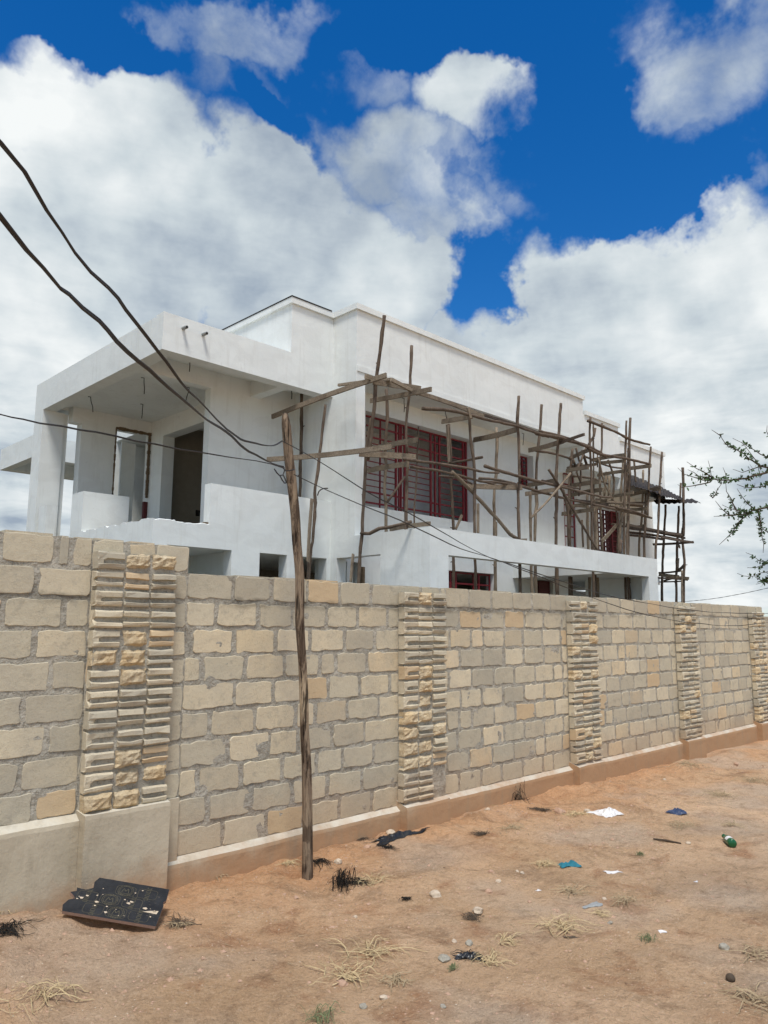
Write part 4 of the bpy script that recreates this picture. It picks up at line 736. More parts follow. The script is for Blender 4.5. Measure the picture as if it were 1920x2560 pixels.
# red steel window grilles
def grille(x0, x1, y, z0, z1, uprights, rows, name='window_grille', groups=()):
    fr = Geo(); t = .022
    fr.box((x0, y, z0), (x0+.045, y+.03, z1)); fr.box((x1-.045, y, z0), (x1, y+.03, z1)); fr.box((x0+.045, y, z0), (x1-.045, y+.03, z0+.04)); fr.box((x0+.045, y, z1-.04), (x1-.045, y+.03, z1))
    go = fr.build(name, M['red'], house)
    for x, w in uprights: Geo().box((x-w/2, y-.004, z0+.04), (x+w/2, y+.034, z1-.04)).build('bar', M['red'], go)
    for z, h, a, b in rows: Geo().box((a, y+.004, z-h/2), (b, y+.026, z+h/2)).build('bar', M['red'], go)
    return go
ups = [(11.745, .02), (12.26, .05), (12.37, .04), (12.43, .03), (12.55, .05), (13.466, .05), (13.62, .045), (13.787, .05), (14.70, .05), (14.80, .03)]
pan = [(11.31, 12.24), (12.58, 13.44), (13.81, 14.68)]; qd = [(12.29, 12.35), (12.45, 12.52), (13.49, 13.6), (13.64, 13.76)]
rows = []
for z in (6.17, 5.92, 4.78-.12, 4.42):
    for a, b in pan+qd: rows.append((z, .04, a, b))
nzr = 8
for k in range(nzr):
    z = 5.92-(5.92-4.66)*(k+1)/(nzr+1)
    for a, b in pan: rows.append((z, .02, a, b))
grille(11.06, 14.85, YR+.24, 4.28, 6.40, [(u-.0, w) for u, w in ups], rows)
sm = [(16.98+.12*k, .018) for k in range(4)]
grille(16.76, 17.47, YR+.2, 5.5, 6.42, [(17.0, .03), (17.24, .03)], [(5.5+.115*k, .02, 16.8, 17.43) for k in range(1, 8)])
lad = grille(19.0, 19.6, YR+.02, 3.6, 6.78, [], [(3.7+.31*k, .035, 19.045, 19.555) for k in range(10)])
lad['label'] = 'narrow tall ladder-like red grille'
# lattice screens that let daylight through
def lattice(x0, x1, y, z0, z1, nxv, nzv, t=.05):
    fr = Geo(); fr.box((x0, y, z0), (x0+t, y+.06, z1)); fr.box((x1-t, y, z0), (x1, y+.06, z1))
    go = fr.build('lattice_screen', M['darkin'], house)
    for i in range(1, nxv): x = x0+(x1-x0)*i/nxv; Geo().box((x-t/2, y, z0), (x+t/2, y+.055, z1)).build('bar', M['darkin'], go)
    for k in range(nzv+1): z = z0+(z1-z0)*k/nzv; Geo().box((x0+t, y+.005, z-t*.45), (x1-t, y+.05, z+t*.45)).build('bar', M['darkin'], go)
    return go
lattice(20.74, 22.0, YR+.2, 3.95, 5.4, 7, 10)
grille(22.02, 22.48, YR+.15, 3.95, 5.4, [], [(4.1+.17*k, .025, 22.06, 22.44) for k in range(8)])
hbox('dark_panel', (22.02, YR+.22, 3.95), (22.48, YR+.25, 5.4), 'darkin')
grille(12.62, 15.57, YR+.1, 1.0, 3.03, [(13.1, .05), (13.3, .05), (13.45, .05), (14.0, .05), (14.2, .05), (14.9, .05), (15.1, .05)], [(2.75, .04, 12.7, 15.5), (2.55, .04, 12.7, 15.5), (2.3, .03, 12.7, 15.5), (2.1, .03, 12.7, 15.5)])
hbox('door', (17.75, YR+.1, 0), (18.29, YR+.15, 2.98), 'darkin')
lattice(23.3, 24.2, 13.76, 1.8, 2.72, 5, 5, .07)

# ------------------------------------------------------------------ timber scaffolding
def build_scaffold(root, POLES, PLANKS, seed):
    r = random.Random(seed)
    for i, (path, rad, tone) in enumerate(POLES):
        P = resample(path, .16)
        ph = r.uniform(0, 50); n = len(P)
        Q = []
        for k, p in enumerate(P):
            s = .35*rad if 0 < k < n-1 else 0
            Q.append(p+Vector((fbm(k*.5+ph, 1, 0, 2), fbm(k*.5+ph, 7, 0, 2), fbm(k*.5+ph, 13, 0, 2)))*s)
        rr = [rad*(1.06-.16*k/n)*(1+.22*fbm(k*.6, ph, 3, 2)) for k in range(n)]
        if path[-1][2] < .2: rr.reverse()
        v, f = tube(Q, rr, 8, .25, seed=i)
        # knots and cut twig stubs
        for q in range(max(0, int(n/7))):
            k = r.randrange(1, n-1) if n > 3 else 0
            if k:
                d = Vector((r.uniform(-1, 1), r.uniform(-1, 1), r.uniform(-.2, .6))).normalized()
                v2, f2 = tube([Q[k], Q[k]+d*rad*r.uniform(1.5, 2.4)], [rad*.5, rad*.25], 5); kk = len(v); v += v2; f += [tuple(t+kk for t in a) for a in f2]
        mesh('pole', v, f, M['polelight' if tone == 1 or r.random() < .14 else 'pole'], root, True)
    for i, (ends, h, th, flat, tone) in enumerate(PLANKS):
        A = Vector(ends[0]); B = Vector(ends[1]); t = (B-A).normalized()
        up = Vector((0, 0, 1)); s = t.cross(up)
        if s.length < .3: s = Vector((.3, -1, 0))
        s.normalize(); u = s.cross(t).normalized()
        roll = r.uniform(-.14, .14); s, u = s*math.cos(roll)+u*math.sin(roll), u*math.cos(roll)-s*math.sin(roll)
        vs = []; n = 5; bow = r.uniform(-.012, .012)*(B-A).length
        for k in range(n):
            c = A+(B-A)*k/(n-1)+u*bow*math.sin(math.pi*k/(n-1)); hh = h*(1+.05*fbm(k, i, 0, 2))
            e = t*(r.uniform(-.015, .015) if k in (0, n-1) else 0)
            vs += [c-s*th/2-u*hh+e, c+s*th/2-u*hh, c+s*th/2+u*hh-e, c-s*th/2+u*hh+e]
        fs = []
        for k in range(n-1):
            for q in range(4): a = k*4+q; b = k*4+(q+1) % 4; fs.append((a, b, b+4, a+4))
        fs += [(3, 2, 1, 0), tuple((n-1)*4+q for q in range(4))]
        mesh('plank', vs, fs, M[('plank', 'polelight', 'darkwood')[tone]], root)
sc1 = empty('scaffold', (13, 9.6, 0)); tag(sc1, 'rough pole and plank scaffolding lashed along the balcony side of the white house', 'scaffolding')
build_scaffold(sc1, POLES1, PLANKS1, 3)
sc2 = empty('scaffold', (22.5, 10.2, 0)); tag(sc2, 'tall narrow pole scaffold tower standing clear of the house at its far end', 'scaffolding')
build_scaffold(sc2, POLES2, PLANKS2, 4)
for si, qd_ in enumerate(SHEETS):
    # corrugated iron laid over the scaffold deck
    A, B, C_, D_ = [Vector(q) for q in qd_]; nu, nv = 26, 6; vs = []; fs = []; nr = (B-A).cross(D_-A).normalized()
    for j in range(nv+1):
        for i in range(nu+1):
            u = i/nu; v = j/nv; p = (A*(1-u)+B*u)*(1-v)+(D_*(1-u)+C_*u)*v
            rag = .05*fbm(u*8, si, v, 2) if (j == 0 or j == nv or i == nu) else 0
            vs.append(p+nr*(.018*math.sin(u*52)+.03*fbm(u*3, v*3, si, 2))+(B-A).normalized()*rag)
    k = len(vs); vs += [v-nr*.012 for v in vs]
    for j in range(nv):
        for i in range(nu): a = j*(nu+1)+i; fs.append((a, a+1, a+nu+2, a+nu+1)); fs.append((k+a, k+a+nu+1, k+a+nu+2, k+a+1))
    ring = [i for i in range(nu+1)]+[(j+1)*(nu+1)+nu for j in range(nv)]+[nv*(nu+1)+nu-1-i for i in range(nu)]+[(nv-1-j)*(nu+1) for j in range(nv-1)]
    for i in range(len(ring)): a = ring[i]; b = ring[(i+1) % len(ring)]; fs.append((b, a, a+k, b+k))
    o = mesh('roofing_sheet', vs, fs, M['sheet'])
    tag(o, ['dark rusty roofing sheet sloping down against the white parapet', 'dark roofing sheet propped between the last pole of the facade and the tower', 'flat dark sheet jutting out past the far scaffold tower'][si], 'roofing sheet')

# ------------------------------------------------------------------ utility pole and cables
up_e = empty('utility_pole', (UPOLE[-1][0], UPOLE[-1][1], 0)); tag(up_e, 'crooked rough wooden pole carrying the cables, standing in the dirt in front of the wall', 'pole')
P = resample([p[:3] for p in UPOLE], .045); n = len(P)
def rad_at(z):
    for a, b in zip(UPOLE[:-1], UPOLE[1:]):
        if b[2] <= z <= a[2]: t = (a[2]-z)/max(1e-6, a[2]-b[2]); return a[3]*(1-t)+b[3]*t
    return UPOLE[-1][3]
vs = []; fs = []; sides = 22
for i, p in enumerate(P):
    r0 = rad_at(p.z) if i else UPOLE[0][3]
    for k in range(sides):
        a = 2*math.pi*k/sides
        gro = .90+.10*fbm(math.cos(a)*1.6, math.sin(a)*1.6, p.z*.9, 4)+.07*fbm(math.cos(a)*7, math.sin(a)*7, p.z*1.2, 2)
        vs.append((p.x+math.cos(a)*r0*gro, p.y+math.sin(a)*r0*gro, p.z))
for i in range(n-1):
    for k in range(sides): a = i*sides+k; b = i*sides+(k+1) % sides; fs.append((a, a+sides, b+sides, b))
fs.append(tuple(range(sides))); fs.append(tuple(range((n-1)*sides, n*sides))[::-1])
mesh('pole_shaft', vs, fs, M['upole'], up_e, True)
for q in TIES:
    v, f = tube(resample(q, .02), .0045, 6); mesh('tie_wire', v, f, M['cable'], up_e, True)
def cable(path, r0, label, group=None, wob=.004, seed=0):
    P = resample(path, .035 if r0 > .006 else .12); Q = []
    for k, p in enumerate(P): Q.append(p+Vector((fbm(k*.13, seed, 0, 2), fbm(k*.13, seed+3, 0, 2), fbm(k*.13, seed+6, 0, 2)))*wob)
    vs = []; fs = []
    for s in (0, 1):                                        # two cores twisted loosely together
        R2 = []
        for k, p in enumerate(Q):
            a = k*.22+math.pi*s; t = (Q[min(k+1, len(Q)-1)]-Q[max(k-1, 0)]).normalized(); u = t.cross(Vector((0, 0, 1))).normalized(); w_ = t.cross(u)
            R2.append(p+(u*math.cos(a)+w_*math.sin(a))*r0*.45)
        v, f = tube(R2, r0*.62, 7); k0 = len(vs); vs += v; fs += [tuple(t+k0 for t in q) for q in f]
    o = mesh('power_cable', vs, fs, M['cable'], smooth=True)
    tag(o, label, 'cable', 'cables tied to the wooden pole'); return o
cable(CAB1, .0052, 'upper twisted cable coming down from the top left to the wooden pole', seed=1)
cable(CAB2, .0058, 'thick twisted cable below the upper one, crossing the porch roof corner to the pole', seed=11)
cable(CAB3, .0048, 'lowest and nearly level cable in front of the porch opening', seed=21)
cable(CABR1, .0045, 'upper cable running right from the pole in front of the scaffolding', wob=.01, seed=31)
cable(CABR2, .0045, 'lower cable running right from the pole past the balcony corner, sagging over the wall', wob=.01, seed=41)
o = cable(CABFAR, .017, 'thin distant cable rising to the right behind the wall end', wob=.0, seed=51)

# ------------------------------------------------------------------ acacia tree
tree = empty('acacia_tree', (6.6, .6, 0)); tag(tree, 'thorny acacia branches with small green leaves reaching in from the right edge', 'tree')
hub = Vector(ACACIA[1][1][-1]); base = Vector((hub.x+.7, hub.y-1.1, 0)); top = Vector((hub.x+.45, hub.y-.7, hub.z+.9))
mid = (base+top)/2+Vector((.12, -.05, 0))
v, f = tube(resample([base+Vector((0, 0, -.1)), base+Vector((.03, 0, .5)), mid, top], .15), [.11-.003*k for k in range(len(resample([base+Vector((0, 0, -.1)), base+Vector((.03, 0, .5)), mid, top], .15)))], 12, .25, 5)
mesh('trunk', v, f, M['bark'], tree, True)
lv = []; lf = []; th = Geo(); rr = random.Random(99)
def leaflet(c, d, nrm, L, w):
    s = d.cross(nrm).normalized()*w; k = len(lv)
    lv.extend([c, c+d*L*.35+s, c+d*L*.8+s*.8, c+d*L, c+d*L*.8-s*.8, c+d*L*.35-s])
    lf.append((k, k+1, k+2, k+3, k+4, k+5))
for bi, (w, path, dens) in enumerate(ACACIA):
    P = resample(path, .03); n = len(P); n_ = min(n, 40); Q = []
    for k, p in enumerate(P): Q.append(p+Vector((fbm(k*.35, bi, 0, 2), fbm(k*.35, bi, 4, 2), fbm(k*.35, bi, 8, 2)))*.012)
    if len(path) > 5 and path[-1][0]: pass
    r0 = .0022*w
    first = Q[0]; v, f = tube(Q, [r0*(.55+1.7*k/n) for k in range(n)], 6, .2, bi)
    mesh('branch', v, f, M['bark'], tree, True)
    # branches that run out of the picture meet the trunk
    if (Q[-1]-hub).length < 1.2 and len(path) > 5 and w > 1.1 or bi in (21, 22, 23, 24, 20):
        v, f = tube([Q[-1], (Q[-1]+top)/2+Vector((0, 0, -.08)), top+Vector((0, 0, -.15))], [r0*2.3, .012, .03], 7); mesh('branch', v, f, M['bark'], tree, True)
    for k in range(1, n-1):
        t = (Q[k+1]-Q[k-1]).normalized(); c = Q[k]
        m = dens*13*(.75+.5*fbm(k*.21, bi*3, 0, 2))
        cnt = int(m)+(rr.random() < m-int(m))
        for q in range(cnt):
            # a node carries a small tuft of blunt leaflets
            a = Vector((rr.uniform(-1, 1), rr.uniform(-1, 1), rr.uniform(-1, 1)));
            d0 = (a-t*a.dot(t)).normalized(); c = Q[k]+(Q[k+1]-Q[k])*rr.random()
            for e in range(rr.choice((1, 2))):
                d = (d0+Vector((rr.uniform(-.7, .7), rr.uniform(-.7, .7), rr.uniform(-.7, .7)))+t*rr.uniform(-.5, .2)).normalized()
                nm = Vector((rr.uniform(-1, 1), rr.uniform(-1, 1), rr.uniform(.1, 1))).normalized()
                leaflet(c+d*rr.uniform(0, .006), d, nm, rr.uniform(.013, .026), rr.uniform(.0038, .0064))
        if rr.random() < .10:
            for sg in (1, -1):
                a = Vector((rr.uniform(-1, 1), rr.uniform(-1, 1), rr.uniform(-1, 1))); d = (a-t*a.dot(t)).normalized()
                vv, ff = tube([c, c+d*rr.uniform(.025, .055)], [.0014, .0002], 4); th.add(vv, ff)
o = mesh('leaves', lv, lf, M['leaf'], tree); o['kind'] = 'stuff'
o = th.build('thorns', M['bark'], tree); o['kind'] = 'stuff'

# ------------------------------------------------------------------ things lying on the ground
def on(x, y, dz=0): return Vector((x, y, gz(x, y)+dz))
def where(x, y):
    if y > 4.1: a = 'at the foot of the wall'
    elif x > 6: a = 'on the far track'
    elif y < 2.6: a = 'in the near sand'
    else: a = 'in the middle of the dirt'
    return a
def tuft(x, y, s, kind, m, blades, name, label, cat, group, lift=.35):
    r = random.Random(int(x*1000+y*77)); g = Geo(); o0 = on(x, y)
    main = r.uniform(0, 6.28)
    for b in range(blades):
        a = main+r.gauss(0, 1.0)+(math.pi if r.random() < .35 else 0); L = s*r.uniform(.25, 1.0)
        p = Vector((r.gauss(0, s*.24), r.gauss(0, s*.2), 0)); wd = r.choice((.0007, .0010, .0014, .0026))*(1+s)
        n = 5; rise = r.uniform(.0, lift); bend = r.gauss(0, .3); kink = r.choice((0, 0, r.gauss(0, .6))); kt = r.random(); pts = []
        for k in range(n+1):
            t = k/n; a2 = a+bend*t*t+(kink*(t-kt)/max(t, .01) if t > kt else 0)
            x_ = p.x+math.cos(a2)*L*t; y_ = p.y+math.sin(a2)*L*t
            z_ = gz(x+x_, y+y_)-o0.z+.006+rise*s*math.sin(min(1, t*1.25)*math.pi)*(.6+.4*t)+.003*r.random()
            pts.append(Vector((x_, y_, z_)))
        v = []
        for k, q in enumerate(pts):
            t = (pts[min(k+1, n)]-pts[max(k-1, 0)]).normalized(); sd2 = Vector((-t.y, t.x, 0)).normalized()*wd*(1-.8*(k/n)**2)
            v += [q-sd2, q+Vector((0, 0, wd*.9)), q+sd2]
        f = []
        for k in range(n): f += [(k*3, k*3+1, k*3+4, k*3+3), (k*3+1, k*3+2, k*3+5, k*3+4)]
        g.add(v, f)
    me = bpy.data.meshes.new(name); me.from_pydata(g.v, [], g.f); me.update(); me.materials.append(M[m])
    o = link(name, me, None, None, o0); tag(o, label, cat, group); return o
TL = ['large spread of pale dry straw in the centre foreground', 'second straw bunch just below and left of the large central one', 'straw bunch beside the blackened weed right of the wooden pole', 'straw heaped against the foot of the wooden pole',
 'thin forked straw bunch below the two pale stones, beside a dark scrap', 'wide fan of pale straw in the middle of the dirt', 'dull straw tuft above the wide pale fan', 'straw strands leading up to the teal cloth scrap', 'upright dull tuft between the teal scrap and the wall',
 'pale straw clump at the wall beside the burnt weed', 'straw strands left of the crumpled white bag', 'faint dull straw strands right of the wide pale fan', 'grey dead tuft low at the right edge', 'dull matted grass right of the blue plastic scrap', 'matted dead grass close to the wall near the third pier from the left',
 'dead grass clump at the right edge by the far wall', 'flat brown stalks below the blue plastic scrap', 'grey dead stalks halfway up the right edge', 'few straw stalks left of the wide pale fan', 'small matted straw at the left edge near the plywood', 'small brown tuft right under the central straw bunches', 'large straw heap in the bottom left corner',
 'short dull stalks beside the black plywood board', 'small straw wisp above the wide pale fan', 'small dead tuft above the green bottle', 'brown twiggy litter at the wall left of the wooden pole']
for i, (x, y, s, k) in enumerate(TUFTS):
    tuft(x, y, s*.85, k, 'deadgrass' if k else 'straw', int(36+s*95), 'dry_grass_tuft', TL[i], 'dry grass', 'dry grass tufts on the ground', .22)
for i, (x, y, s) in enumerate(GREEN):
    tuft(x, y, s, 0, 'green', 40, 'green_grass_tuft', ['small green grass tuft at the bottom centre', 'tiny green weed in the open dirt below the stick', 'tiny green sprig beside the forked straw bunch', 'tiny green sprig right of the teal scrap'][i], 'grass', 'green sprigs on the ground', .6)
BL = ['burnt black weed standing against the wall plinth', 'blackened weed right of the wooden pole', 'flat charred weed joined to the straw right of the wooden pole', 'black charred patch of weed at the left edge', 'dark mossy weed beside the black plywood board', 'dark twigs just right of the pole foot',
 'dark litter at the left end of the black plastic', 'dark charred scrap in front of the forked straw', 'dark flattened weed under the burnt weed at the wall', 'dark shrivelled weed beside the square pale stone', 'tiny dark scrap left of the two pale stones', 'dark twig litter below the black plastic', 'dark weed spot between the black plastic and the burnt weed']
for i, (x, y, s, k) in enumerate(BURNT):
    m = 'burnt' if i not in (4, 8, 9, 11, 12) else 'bark'
    tuft(x, y, s*.8, k, m, 60+int(s*260), 'charred_weed', BL[i], 'weed', 'charred and dark weeds', 1.1 if k else .18)
SL = ['pale rounded stone in the middle of the dirt', 'square pale stone right of the dark shrivelled weed', 'small pale stone above the square one', 'speckled grey round stone low in the centre', 'dull stone near the bottom centre', 'small stone under the straw in the centre foreground', 'flat grey stone below the square pale one', 'pale stone lying by the black plastic', 'pinkish rock left of the white bag', 'rounded pinkish stone close to the white bag',
 'small pale pebble left of the teal scrap', 'flat pinkish pebble above the small pale stone', 'small flat pebble left of the wide straw fan', 'white stone peeking out left of the plywood board', 'small stone just below the black plastic', 'small stone at the wall near the burnt weed', 'tiny white pebble in open sand right of the pole', 'tiny white pebble above the wide straw fan', 'tiny pinkish pebble beside the wide straw fan', 'flat translucent-looking pebble right of the wide fan', 'tiny white pebble below the white scrap', 'small stone left of the brown stick', 'small stone right of the pole base', 'flat grey disc-like stone on the right', 'half buried grey pebble bottom centre', 'half buried grey pebble right of bottom centre', 'stone close to the far wall at the right', 'pale stone by the wall near the fourth pier']
for i, (x, y, s, k) in enumerate(STONES):
    bm = bmesh.new(); bmesh.ops.create_icosphere(bm, subdivisions=2, radius=1)
    r = random.Random(i+5); sc = (r.uniform(.8, 1.15), r.uniform(.75, 1), r.uniform(.5, .75))
    for v in bm.verts:
        q = v.co.copy(); 
        if i in (1, 8): v.co = Vector([max(-.72, min(.72, c)) for c in v.co])*1.2
        v.co *= 1+.28*fbm(q.x*1.3+i, q.y*1.3, q.z*1.3, 3)
        v.co = Vector((v.co.x*sc[0], v.co.y*sc[1], v.co.z*sc[2]))*s*.8
    me = bpy.data.meshes.new('stone'); bm.to_mesh(me); bm.free(); me.materials.append(M[('pink' if i % 3 == 2 or i == 8 else 'stone', 'stone', 'greys')[k]])
    o = link('stone', me, None, None, on(x, y, s*.12)); o.rotation_euler = (r.uniform(-.3, .3), r.uniform(-.3, .3), r.uniform(0, 6)); tag(o, SL[i], 'stone', 'loose stones on the dirt')
# gravel and clods nobody could count
gv = []; gf = []; r = random.Random(8)
oct_ = [(1, 0, 0), (0, 1, 0), (-1, 0, 0), (0, -1, 0), (0, 0, .8), (0, 0, -.8)]; of = [(0, 1, 4), (1, 2, 4), (2, 3, 4), (3, 0, 4), (1, 0, 5), (2, 1, 5), (3, 2, 5), (0, 3, 5)]
def scatter(count, smin, smax, yl, yh, clump):
    for _ in range(count):
        x = r.uniform(1.2, 11); y = r.uniform(max(.9, yl), yh)
        if fbm(x*.9, y*.9, 31, 3) < clump*r.uniform(-1, 1): continue
        s = smin+(smax-smin)*r.random()**3; a = r.uniform(0, 6.28); k = len(gv); z = gz(x, y); fl = r.uniform(.4, .9)
        for v in oct_:
            q = [c*s*r.uniform(.65, 1.2) for c in v]
            gv.append((x+q[0]*math.cos(a)-q[1]*math.sin(a), y+q[0]*math.sin(a)+q[1]*math.cos(a), z+q[2]*fl))
        for f in of: gf.append(tuple(t+k for t in f))
scatter(15000, .0025, .010, .9, 4.62, .3); scatter(2200, .006, .022, 2.2, 4.6, .35); n_clod = len(gf)
o = mesh('gravel', gv, gf, M['pink']); o['kind'] = 'stuff'; tag(o, 'fine gravel and clods strewn over the sandy dirt', 'gravel')
gv = []; gf = []; scatter(6500, .002, .007, .9, 4.6, .3)
o = mesh('pale_grit', gv, gf, M['stone']); o['kind'] = 'stuff'; tag(o, 'pale grit scattered over the sandy dirt', 'grit')
# fine straw litter and twigs
g = Geo()
for _ in range(2600):
    x = r.uniform(1.3, 10.5); y = r.uniform(.95, 4.55)
    if fbm(x*.8+9, y*.8, 3, 3) < r.uniform(-.1, .5): continue
    a = r.uniform(0, 6.28); L = r.uniform(.01, .06); w_ = r.uniform(.0008, .0022); d = Vector((math.cos(a), math.sin(a), 0)); s_ = Vector((-d.y, d.x, 0))*w_
    p = on(x, y, .004); q = on(x+d.x*L, y+d.y*L, .005+r.random()*.01)
    g.add([p-s_, p+Vector((0, 0, w_*1.5)), p+s_, q], [(0, 1, 3), (1, 2, 3), (2, 0, 3)])
o = g.build('litter', M['deadgrass']); o['kind'] = 'stuff'; tag(o, 'broken straw and twig litter on the dirt', 'litter')

# plywood board: film faced, black, with a worn printed pattern
def m_ply():
    m, n, b, p, o = mat('film_faced_plywood', .5, .35)
    f = n.noise(o, 9, 8, .7); g = n.noise(n.map(o, (2, 14, 1)), 6, 6, .7)
    c = n.mix(n.rng(f, .4, .7), (.010, .012, .016), (.03, .032, .036)); c = n.mix(n.math('MULTIPLY', n.rng(g, .64, .70), .9), c, (.32, .26, .19))
    setcol(n, b, c); bump(n, b, g, .003, .6); return m
MP = m_ply(); MG = simple('worn_gold_print', (.095, .086, .060), .6, .3, .8, 30)
bl = Vector((1.855, 4.35, .145)); br_ = Vector((2.245, 4.035, .050)); tr = Vector((2.435, 4.235, .148)); tl = bl+(tr-br_)
ex = (br_-bl); ey = ((tr-br_)+(tl-bl))*.5; Lx = ex.length; ex.normalize(); ey = ey-ex*ey.dot(ex); Ly = ey.length*1.02; ey.normalize(); ez = ex.cross(ey)
mwp = Matrix.Identity(4)
for i, a in enumerate((ex, ey, ez)):
    for k in range(3): mwp[k][i] = a[k]
mwp.translation = bl
out2 = [(0, 0), (Lx, 0), (Lx*1.0, Ly*.55), (Lx*.985, Ly*.62), (Lx*1.01, Ly*.7), (Lx, Ly)]
nn = 14
for k in range(1, nn): out2.append((Lx*(1-.78*k/nn), Ly*(1+.008*fbm(k*.9, 2, 0, 3))))
out2 += [(Lx*.20, Ly), (Lx*.17, Ly*.86), (Lx*.19, Ly*.70), (Lx*.12, Ly*.62), (Lx*.02, Ly*.64), (Lx*.035, Ly*.55), (-.012, Ly*.5), (Lx*.03, Ly*.42), (Lx*.06, Ly*.36), (0, Ly*.30), (-.015, Ly*.15)]
pb = Geo(); n = len(out2); tk = .018
pb.v = [(x, y, tk) for x, y in out2]+[(x+rnd.uniform(-.003, .003), y, 0) for x, y in out2]
pb.f = [tuple(range(n)), tuple(range(2*n-1, n-1, -1))]+[(i, i+n, (i+1) % n+n, (i+1) % n) for i in range(n)]
ply = empty('plywood_board', bl); ply.matrix_world = mwp; tag(ply, 'torn black film-faced plywood board leaning at the foot of the first pier', 'board')
def local(name, g, m): 
    me = bpy.data.meshes.new(name); me.from_pydata(g.v, [], g.f); me.update(); o = bpy.data.objects.new(name, me); COL.objects.link(o); o.parent = ply
    for q in (m if isinstance(m, list) else [m]): me.materials.append(q)
    return o
o = local('panel', pb, [MP, simple('plywood_edge', (.33, .22, .17), .9, .1, .3, 60)])
for q in o.data.polygons: q.material_index = 1 if q.index > 0 else 0
g = Geo()
def line2(g, P, w, closed=False):
    n = len(P); 
    for i in range(n if closed else n-1):
        a = Vector((*P[i], 0)); b = Vector((*P[(i+1) % n], 0)); t = (b-a).normalized()*.0; s = Vector((-(b-a).y, (b-a).x, 0)).normalized()*w/2
        g.add([(a-s)+Vector((0, 0, tk+.0015)), (b-s)+Vector((0, 0, tk+.0015)), (b+s)+Vector((0, 0, tk+.0015)), (a+s)+Vector((0, 0, tk+.0015))], [(0, 1, 2, 3)])
def rrect(x0, y0, x1, y1, r_):
    P = []
    for cx, cy, a0 in ((x1-r_, y0+r_, -90), (x1-r_, y1-r_, 0), (x0+r_, y1-r_, 90), (x0+r_, y0+r_, 180)):
        for k in range(5): a = R_(a0+22.5*k); P.append((cx+r_*math.cos(a), cy+r_*math.sin(a)))
    return P
cwp = Lx/4.05; chp = Ly/3.4
seals = []
for j in range(3):
    for i in range(5):
        x0 = i*cwp-.03+(.5*cwp if j % 2 else 0); y0 = .015+j*chp
        x1 = x0+cwp*.86; y1 = y0+chp*.82
        if x1 > Lx-.01 or x0 < .02 or (x0 < Lx*.2 and y1 > Ly*.6): continue
        line2(g, rrect(x0, y0, x1, y1, .018), .0022, True)
        seals.append(((x0+x1)/2, (y0+y1)/2, (i+j) % 2))
for cx, cy, kd in seals:
    if kd == 0:
        for rad_ in (.044, .034): line2(g, [(cx+rad_*math.cos(a*.3927), cy+rad_*math.sin(a*.3927)) for a in range(16)], .0022, True)
        for k in range(18): a = k*.349; line2(g, [(cx+.037*math.cos(a), cy+.037*math.sin(a)), (cx+.041*math.cos(a), cy+.041*math.sin(a))], .004)
        line2(g, [(cx-.02, cy-.015), (cx-.012, cy+.018), (cx, cy-.004), (cx+.012, cy+.018), (cx+.02, cy-.015)], .004); line2(g, [(cx-.022, cy-.022), (cx+.022, cy-.022)], .003)
    else:
        for k in range(7):
            y = cy-.045+.015*k; line2(g, [(cx-.012, y), (cx+.012, y)], .003)
            if k % 2: line2(g, [(cx-.012, y), (cx+.012, y+.011)], .003)
            else: line2(g, [(cx-.011, y), (cx-.011, y+.011)], .003); line2(g, [(cx+.011, y), (cx+.011, y+.011)], .003)
if g.v: o = local('printed_marks', g, MG); o['label'] = 'worn gold stamps in rounded frames'
g = Geo(); rc = random.Random(3)
for k in range(26):
    x = rc.uniform(.03, Lx-.03); y = rc.uniform(.03, Ly-.04); s = rc.choice((.003, .004, .006, .012))
    m_ = rc.choice((5, 6, 7)); g.add([(x+s*rc.uniform(.5, 1.3)*math.cos(a*6.28/m_), y+s*rc.uniform(.4, 1)*math.sin(a*6.28/m_), tk+.0022) for a in range(m_)], [tuple(range(m_))])
g.add([(Lx-.10, Ly*.30, tk+.0022), (Lx-.02, Ly*.29, tk+.0022), (Lx-.015, Ly*.38, tk+.0022), (Lx-.06, Ly*.35, tk+.0022)], [(0, 1, 2, 3)])
local('chips', g, M['stone'])['kind'] = 'stuff'

# crumpled scraps
def crumple(name, x, y, sx, sy, h, m, label, cat, seed, nu=14, nv=9, rot=0, thick=.002):
    vs = []; fs = []; o0 = on(x, y)
    for j in range(nv+1):
        for i in range(nu+1):
            u = i/nu-.5; v = j/nv-.5
            edge = 1+.35*fbm(u*3+seed, v*3, 1, 2)
            px = u*sx*edge; py = v*sy*edge*(1+.4*math.sin(u*4+seed))
            z = h*.55*(.35+.9*abs(fbm(u*2.6+seed, v*2.2, 2, 3)))*max(0, 1-abs(2*u)**3)*max(.0, 1-abs(2*v)**3)+.1*h*abs(fbm(u*9+seed, v*9, 4, 2))+.003
            a = rot; vs.append((px*math.cos(a)-py*math.sin(a), px*math.sin(a)+py*math.cos(a), z+gz(x+px, y+py)-o0.z))
    k = len(vs); vs += [(a, b, c-thick) for a, b, c in vs]
    for j in range(nv):
        for i in range(nu): a = j*(nu+1)+i; fs += [(a, a+1, a+nu+2, a+nu+1), (k+a, k+a+nu+1, k+a+nu+2, k+a+1)]
    ring = [i for i in range(nu+1)]+[(j+1)*(nu+1)+nu for j in range(nv)]+[nv*(nu+1)+nu-1-i for i in range(nu)]+[(nv-1-j)*(nu+1) for j in range(nv-1)]
    for i in range(len(ring)): a = ring[i]; b = ring[(i+1) % len(ring)]; fs.append((b, a, a+k, b+k))
    me = bpy.data.meshes.new(name); me.from_pydata(vs, [], fs); me.update(); me.materials.append(M[m]); o = link(name, me, None, None, o0); tag(o, label, cat); return o
s = SPOTS
